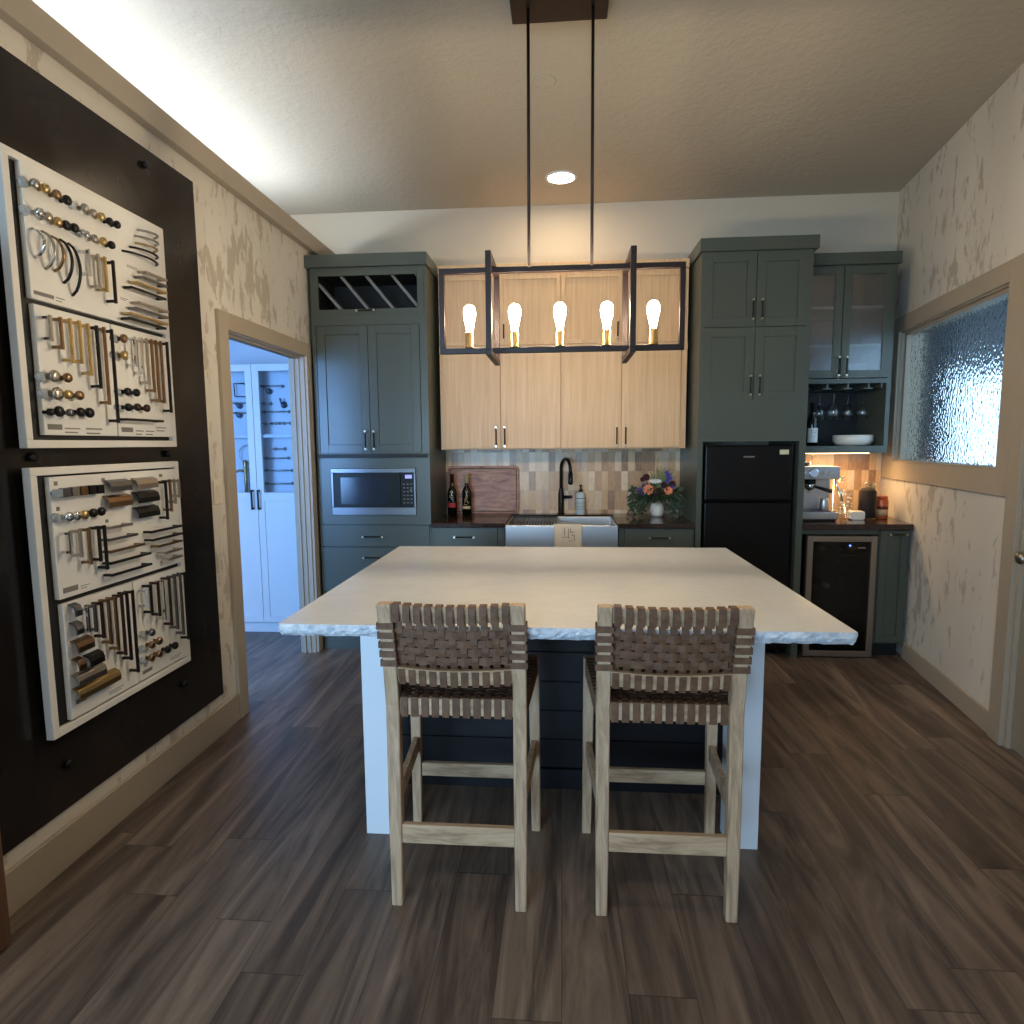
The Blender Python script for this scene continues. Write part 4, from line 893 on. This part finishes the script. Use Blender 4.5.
b2 = bottle(-.722, 4.735, ZT, .315, .037, 'dark green wine bottle with cream foil, right one of the counter pair', None, 'foil_cream', [(.052, .072, 'foil_cream', -.9, .9)])
script(b2, -.722, 4.735, ZT, .0377, 'foil_cream', [[(-.1, .19), (.1, .165), (-.15, .13), (-.3, .11)], [(.3, .155), (.05, .12), (-.45, .095)], [(-.4, .128), (.35, .105), (.5, .09)], [(-.5, .085), (.2, .082)]])
t = thing('soap_bottle', (.144, 4.80, ZT), 'pale labelled soap bottle with a black pump beside the faucet', 'soap bottle')
obj('bottle_body', MB().lathe((.144, 4.80, ZT + .0005), [(.033, 0), (.036, .004), (.036, .145), (.030, .160), (.016, .170), (.013, .172)], 28), 'soap_label', t)
obj('neck_band', MB().lathe((.144, 4.80, ZT), [(.0366, .122), (.0366, .126)], 28), 'black', t)
b = MB(); 
for i in range(6): b.lathe((.144, 4.80, ZT), [(.0364, .040 + i * .011), (.0364, .0425 + i * .011)], 28)
obj('label_lines', b, 'print_grey', t)
b = MB(); b.lathe((.144, 4.80, ZT), [(.016, .172), (.016, .186), (.006, .190), (.006, .215), (.011, .217), (.011, .225)], 16); b.tube([(.144, 4.80, ZT + .221), (.144, 4.765, ZT + .218)], .005, 8); obj('pump', b, 'black_metal', t)

# flowers
FX, FY = .700, 4.66
t = thing('flower_arrangement', (FX, FY, ZT), 'mixed bouquet of peach, purple and burgundy flowers in a white vase', 'flowers')
prof = [(.030, 0), (.042, .012), (.052, .045), (.050, .070), (.038, .098), (.034, .100), (.030, .094)]
obj('vase', MB().lathe((FX, FY, ZT + .0005), prof, 10), 'ceramic', t)
rnd = random.Random(5)
def rose(x, y, z, r, m, name='rose'):
    b = MB(); b.lathe((x, y, z), [(r * .2, -r * .6), (r * .55, -r * .3), (r * .6, r * .1), (r * .35, r * .4), (r * .1, r * .45)], 12)
    for ring, (k, rad, tl) in enumerate(((5, .45, .9), (7, .75, .55), (9, 1.0, .2))):
        for i in range(k):
            a = 2 * PI * i / k + ring; c = Vector((x, y - r * .3 * (1 - ring * .3), z)); d = Vector((math.cos(a), 0, math.sin(a))); s = Vector((-math.sin(a), 0, math.cos(a)))
            p = [c + d * r * rad * .3 - s * r * .15, c + d * r * rad * .75 - s * r * .34 + Vector((0, -r * tl * .3, 0)), c + d * r * rad + Vector((0, -r * tl * .5, 0)), c + d * r * rad * .75 + s * r * .34 + Vector((0, -r * tl * .3, 0)), c + d * r * rad * .3 + s * r * .15]
            vs = [b.bm.verts.new(q) for q in p]; b.bm.faces.new(vs); vs2 = [b.bm.verts.new(q + Vector((0, r * .1, 0))) for q in p]; b.bm.faces.new(vs2[::-1])
            for i2 in range(5): b.bm.faces.new((vs[i2], vs[(i2 + 1) % 5], vs2[(i2 + 1) % 5], vs2[i2]))
    return obj(name, b, m, t)
def daisy(x, y, z, r, m, k=12, flat=.35, name='daisy'):
    b = MB()
    for i in range(k):
        a = 2 * PI * i / k; d = Vector((math.cos(a), -.25, math.sin(a) * flat)); s = Vector((-math.sin(a), 0, math.cos(a) * flat)) * .22 * r; c = Vector((x, y, z))
        b.hull([c + d * r * .15 - s * .5, c + d * r * .7 - s, c + d * r, c + d * r * .7 + s, c + d * r * .15 + s * .5], [c + d * r * .15 - s * .5 + Vector((0, .003, .001)), c + d * r * .7 - s + Vector((0, .003, .001)), c + d * r + Vector((0, .003, .001)), c + d * r * .7 + s + Vector((0, .003, .001)), c + d * r * .15 + s * .5 + Vector((0, .003, .001))])
    b.lathe((x, y - .004, z), [(r * .22, -.004), (r * .22, .004)], 10); return obj(name, b, m, t)
rose(.622, 4.585, 1.118, .040, 'petal_peach'); rose(.765, 4.585, 1.110, .033, 'petal_peach')
daisy(.672, 4.60, 1.178, .050, 'petal_white')
for x, z, r in ((.672, 1.09, .034), (.700, 1.10, .030), (.690, 1.066, .028), (.612, 1.205, .028), (.585, 1.19, .020), (.80, 1.155, .026), (.735, 1.15, .024)): rose(x, 4.60 + rnd.random() * .03, z, r, 'petal_burgundy', 'carnation')
for x, z, r in ((.765, 1.22, .024), (.775, 1.195, .024), (.760, 1.175, .020), (.755, 1.240, .018), (.564, 1.112, .024), (.585, 1.085, .018), (.795, 1.13, .020), (.59, 1.15, .014)): daisy(x, 4.60, z, r, 'petal_purple', 8, .9, 'aster')
b = MB()
def leaf(b, p, q, w):
    p = Vector(p); q = Vector(q); d = q - p; s = d.cross(Vector((.1, 1, .1))).normalized() * w; mid = p + d * .5 + Vector((0, 0, .01)); th = Vector((0, .0012, 0))
    b.hull([p, mid - s, q, mid + s], [p + th, mid - s + th, q + th, mid + s + th])
for i in range(520):
    a = rnd.random() * 2 * PI; rad = .02 + .185 * rnd.random() ** .7; zc = 1.00 + .17 * rnd.random() - rad * .25
    if rnd.random() < .35: zc -= .05
    c = Vector((FX + rad * math.cos(a), FY - .01 + rad * .62 * math.sin(a), max(zc, ZT + .02)))
    if abs(c.x - FX) < .065 and c.z < 1.03: c.z = 1.035 + .03 * rnd.random()
    d = Vector((math.cos(a) * .035, math.sin(a) * .03, (rnd.random() - .55) * .05)); e = c + d
    if e.z < ZT + .006: e.z = ZT + .006
    if e.x > .885: continue
    if c.x > .885: continue
    leaf(b, c, e, .006 + .005 * rnd.random())
for s in (-1, 1):
    for i in range(26):
        a = rnd.random(); x = FX + s * (.06 + .10 * a); z = 1.06 - .10 * a * rnd.random() ; leaf(b, (x, FY - .04 - .03 * rnd.random(), z), (x + s * .012, FY - .07, max(z - .06, ZT + .004)), .004)
obj('foliage', b, 'foliage', t)
b = MB()
for i in range(44):
    a = (rnd.random() - .5) * 2.2; L = .10 + .08 * rnd.random(); p = Vector((FX + .05 * (rnd.random() - .5) + .02, FY + .03 * (rnd.random() - .5), 1.12)); q = p + Vector((math.sin(a) * L * .8, -.02 * rnd.random(), math.cos(a) * L)); 
    if q.x < .885: leaf(b, p, q, .005)
obj('light_foliage', b, 'foliage_light', t)
b = MB()
for i in range(18):
    a = -1.2 + 2.3 * i / 17 + .1 * rnd.random(); L = .23 + .09 * rnd.random(); p = Vector((FX, FY, 1.05)); q = p + Vector((math.sin(a) * L * .9, -.03, math.cos(a) * L)); m = (p + q) / 2 + Vector((0, 0, .02))
    if q.x < .88: b.tube([p, m, q], [.0018, .0015, .0008], 5)
obj('grass_stems', b, 'grass_dry', t)

# espresso machine
E0, E1, EY, EZ = 1.590, 1.868, 4.385, ZT
t = thing('espresso_machine', ((E0 + E1) / 2, EY, EZ), 'stainless espresso machine with a round gauge on the right worktop', 'espresso machine')
b = MB(); b.box(E0, E1, EY, EY + .34, EZ + .012, EZ + .062); b.box(E0, E1, EY + .15, EY + .34, EZ + .062, EZ + .285); b.box(E0, E1, EY, EY + .34, EZ + .285, EZ + .372)
obj('body', b, 'coffee_head', t, .006, 2)
obj('base', box(E0 + .01, E1 - .01, EY + .015, EY + .33, EZ + .001, EZ + .0125), 'black', t)
obj('drip_tray', MB().box(E0 + .012, E1 - .012, EY + .006, EY + .148, EZ + .0625, EZ + .068), 'steel', t)
obj('back_splash_plate', box(E0 + .01, E1 - .03, EY + .146, EY + .1495, EZ + .07, EZ + .28), 'stainless', t)
g = obj('gauge', MB().lathe((1.694, EY, EZ + .327), [(.033, 0), (.033, -.008), (.027, -.010)], 28, None, 'y'), 'chrome', t)
obj('gauge_face', MB().lathe((1.694, EY - .0095, EZ + .327), [(.026, 0), (.026, -.0015)], 28, None, 'y'), 'gauge_face', g)
for x in (1.630, 1.758, 1.801): obj('button', MB().lathe((x, EY, EZ + .327), [(.014, 0), (.014, -.006), (.011, -.008)], 18, None, 'y'), 'chrome', t)
obj('group_head', MB().lathe((1.700, EY + .07, EZ + .285), [(.036, 0), (.036, -.030), (.030, -.034)], 20), 'black_metal', t)
p = obj('portafilter', MB().lathe((1.700, EY + .07, EZ + .25), [(.034, 0), (.036, -.004), (.034, -.03), (.014, -.045)], 20), 'chrome', t)
obj('portafilter_handle', MB().tube([(1.715, EY + .04, EZ + .236), (1.775, EY - .03, EZ + .215), (1.80, EY - .05, EZ + .206)], [.010, .013, .014], 12), 'black', p)
obj('spout', MB().tube([(1.700, EY + .07, EZ + .21), (1.690, EY + .07, EZ + .19)], .007, 8), 'chrome', p)
obj('steam_wand', MB().tube([(1.845, EY + .03, EZ + .285), (1.85, EY + .01, EZ + .25), (1.872, EY - .01, EZ + .19), (1.885, EY - .015, EZ + .14)], .005, 10), 'chrome', t)
obj('hopper', MB().lathe((1.675, EY + .17, EZ + .3725), [(.060, 0), (.068, .05), (.070, .065), (.068, .080), (.03, .084)], 24), 'stem_glass', t)
obj('coffee_beans', MB().lathe((1.675, EY + .17, EZ + .374), [(.055, 0), (.058, .020), (.02, .026)], 20), 'coffee_brown', t)
obj('side_knob', MB().lathe((E1, EY + .09, EZ + .325), [(.012, 0), (.018, .006), (.018, .022), (.014, .026)], 16, None, 'x'), 'chrome', t)
t = thing('milk_jug', (1.80, EY + .075, EZ + .068), 'small steel milk jug standing on the espresso machine tray', 'jug')
obj('jug_body', MB().lathe((1.80, EY + .075, EZ + .0685), [(.030, 0), (.033, .004), (.030, .05), (.026, .072), (.028, .085), (.025, .084), (.023, .07), (.027, .05), (.028, .008)], 22), 'stainless', t)
# items on the right of the worktop
t = thing('patterned_tumbler', (2.005, 4.60, ZT), 'tall pale patterned tumbler behind the small white tub', 'tumbler')
obj('tumbler_body', MB().lathe((2.005, 4.60, ZT + .0005), [(.026, 0), (.028, .004), (.043, .19), (.041, .19), (.027, .010)], 26), 'stem_glass', t)
b = MB(); rnd = random.Random(3)
for i in range(46):
    a = rnd.random() * 2 * PI; h = .02 + .15 * rnd.random(); r = .0285 + .0145 * h / .19 + .0006; c = Vector((2.005 + r * math.sin(a), 4.60 - r * math.cos(a), ZT + h)); b.lathe(c, [(.0045, -.0045), (.006, 0), (.0045, .0045)], 8)
obj('painted_dots', b, 'ceramic', t)
t = tag(obj('tub', MB().hull(rr(1.985, 2.078, ZT + .0005, ZT + .060, .014, 4.46), rr(1.985, 2.078, ZT + .0005, ZT + .060, .014, 4.53)), 'ceramic', None, .004, 2), 'small rounded white tub beside the tall glass jar of coffee', 'tub')
JX, JY = 2.135, 4.56
t = thing('coffee_jar', (JX, JY, ZT), 'big clear jar filled with dark coffee beans and tied with a ribbon', 'jar')
obj('beans', MB().lathe((JX, JY, ZT + .006), [(.056, 0), (.057, .004), (.057, .185), (.040, .205), (.02, .21)], 30), 'coffee_brown', t)
obj('glass_jar', MB().lathe((JX, JY, ZT + .0005), [(.058, 0), (.061, .004), (.061, .19), (.048, .215), (.044, .235), (.0425, .235), (.046, .213), (.0585, .188), (.0585, .006), (.03, .005)], 30), 'jar_glass', t)
obj('lid', MB().lathe((JX, JY, ZT + .236), [(.047, 0), (.047, .012), (.040, .020), (.012, .024)], 26), 'door_glass', t)
b = MB()
for s in (-1, 1):
    b.tube([(JX, JY - .045, ZT + .225), (JX + s * .02, JY - .055, ZT + .250), (JX + s * .045, JY - .052, ZT + .248), (JX + s * .035, JY - .052, ZT + .228), (JX, JY - .046, ZT + .224)], .006, 8, None, .4)
obj('ribbon', b, 'foil_cream', t)
CX_, CY_ = 2.235, 4.56
t = thing('candle', (CX_, CY_, ZT), 'orange jar candle with a tan label against the right wall', 'candle')
obj('jar_body', MB().lathe((CX_, CY_, ZT + .0005), [(.034, 0), (.037, .005), (.037, .125), (.032, .135), (.026, .137)], 28), 'orange_wax', t)
obj('label', MB().lathe((CX_, CY_, ZT), [(.0376, .025), (.0376, .065)], 28), 'label_tan', t)
obj('dark_band', MB().lathe((CX_, CY_, ZT), [(.0378, .068), (.0378, .088)], 28), 'dark_red', t)
obj('lid', MB().lathe((CX_, CY_, ZT), [(.033, .1375), (.033, .155), (.026, .160)], 28), 'orange_wax', t)
for z, lb in ((1.165, 'upper small espresso cup hanging right of the espresso machine'), (1.085, 'lower small espresso cup hanging right of the espresso machine')):
    pass
t = thing('cup_tree', (1.935, 4.62, ZT), 'slim dark stand holding two small clear cups beside the espresso machine', 'cup stand')
obj('stand', MB().lathe((1.925, 4.62, ZT + .0005), [(.030, 0), (.030, .006), (.004, .010), (.004, .30)], 18), 'chrome', t)
for z, lb in ((1.165, 'small clear cup on the upper arm of the stand beside the espresso machine'), (1.075, 'small clear cup on the lower arm of the stand beside the espresso machine')):
    t = thing('small_cup', (1.95, 4.60, z), lb, 'cup', 'small cups on the stand')
    obj('cup_body', MB().lathe((1.955, 4.59, z), [(.016, 0), (.019, .004), (.023, .045), (.021, .045), (.017, .006)], 18), 'stem_glass', t)
    obj('cup_handle', MB().tube([(1.975, 4.59, z + .038), (1.992, 4.59, z + .034), (1.992, 4.59, z + .014), (1.973, 4.59, z + .01)], .0028, 8), 'chrome', t)

# niche
ZN = 1.4225
t = bottle(1.752, 4.60, ZN, .30, .037, 'dark wine bottle with a white label in the open niche', None, 'black', [(.025, .125, 'paper_white', -1.1, 1.1)])
script(t, 1.752, 4.60, ZN, .0378, 'print_grey', [[(-.5, .108), (.5, .108)], [(-.4, .094), (.3, .094)], [(-.5, .080), (.5, .080)], [(-.45, .064), (.2, .064)]])
t = tag(obj('serving_bowl', MB().lathe((2.045, 4.63, ZN + .0005), [(.075, 0), (.11, .004), (.128, .030), (.130, .072), (.124, .074), (.120, .036), (.10, .014), (.02, .010)], 40), 'ceramic'), 'wide shallow white bowl standing in the open niche', 'bowl')
for i, (x, lb) in enumerate(((1.835, 'leftmost of the four wine glasses hanging in the niche'), (1.908, 'second from left of the four wine glasses hanging in the niche'), (2.030, 'third from left of the four wine glasses hanging in the niche'), (2.105, 'rightmost of the four wine glasses hanging in the niche'))):
    y = 4.64 if i % 2 else 4.70; t = thing('wine_glass', (x, y, 1.58), lb, 'wine glass', 'wine glasses hanging in the niche')
    z = 1.8165
    obj('foot', MB().lathe((x, y, z), [(.034, 0), (.034, -.0015), (.010, -.004), (.004, -.010)], 26), 'stem_glass', t)
    obj('stem', MB().lathe((x, y, z - .009), [(.0038, 0), (.0032, -.03), (.0035, -.085), (.008, -.098)], 12), 'stem_glass', t)
    obj('glass_bowl', MB().lathe((x, y, z - .105), [(.007, 0), (.022, -.010), (.036, -.032), (.039, -.06), (.034, -.105), (.033, -.105), (.0375, -.06), (.0345, -.033), (.021, -.012), (.005, -.004)], 26), 'stem_glass', t)
# behind the frosted doors
for x, z, r, n, lb in ((2.03, 1.8725, .10, 9, 'stack of white plates behind the lower right frosted door pane'),):
    for k in range(n):
        o = obj('plate', MB().lathe((x, 4.66, z + k * .012), [(.06, 0), (.07, .001), (r, .012), (r, .014), (.06, .004)], 32), 'ceramic')
        tag(o, 'one of the white plates stacked behind the right frosted cabinet door', 'plate', 'plates behind the frosted door')
tag(obj('mug', MB().lathe((1.71, 4.60, 1.8725), [(.036, 0), (.040, .004), (.042, .10), (.039, .10), (.037, .008)], 26), 'pink_cup'), 'blush mug behind the left frosted cabinet door', 'mug')
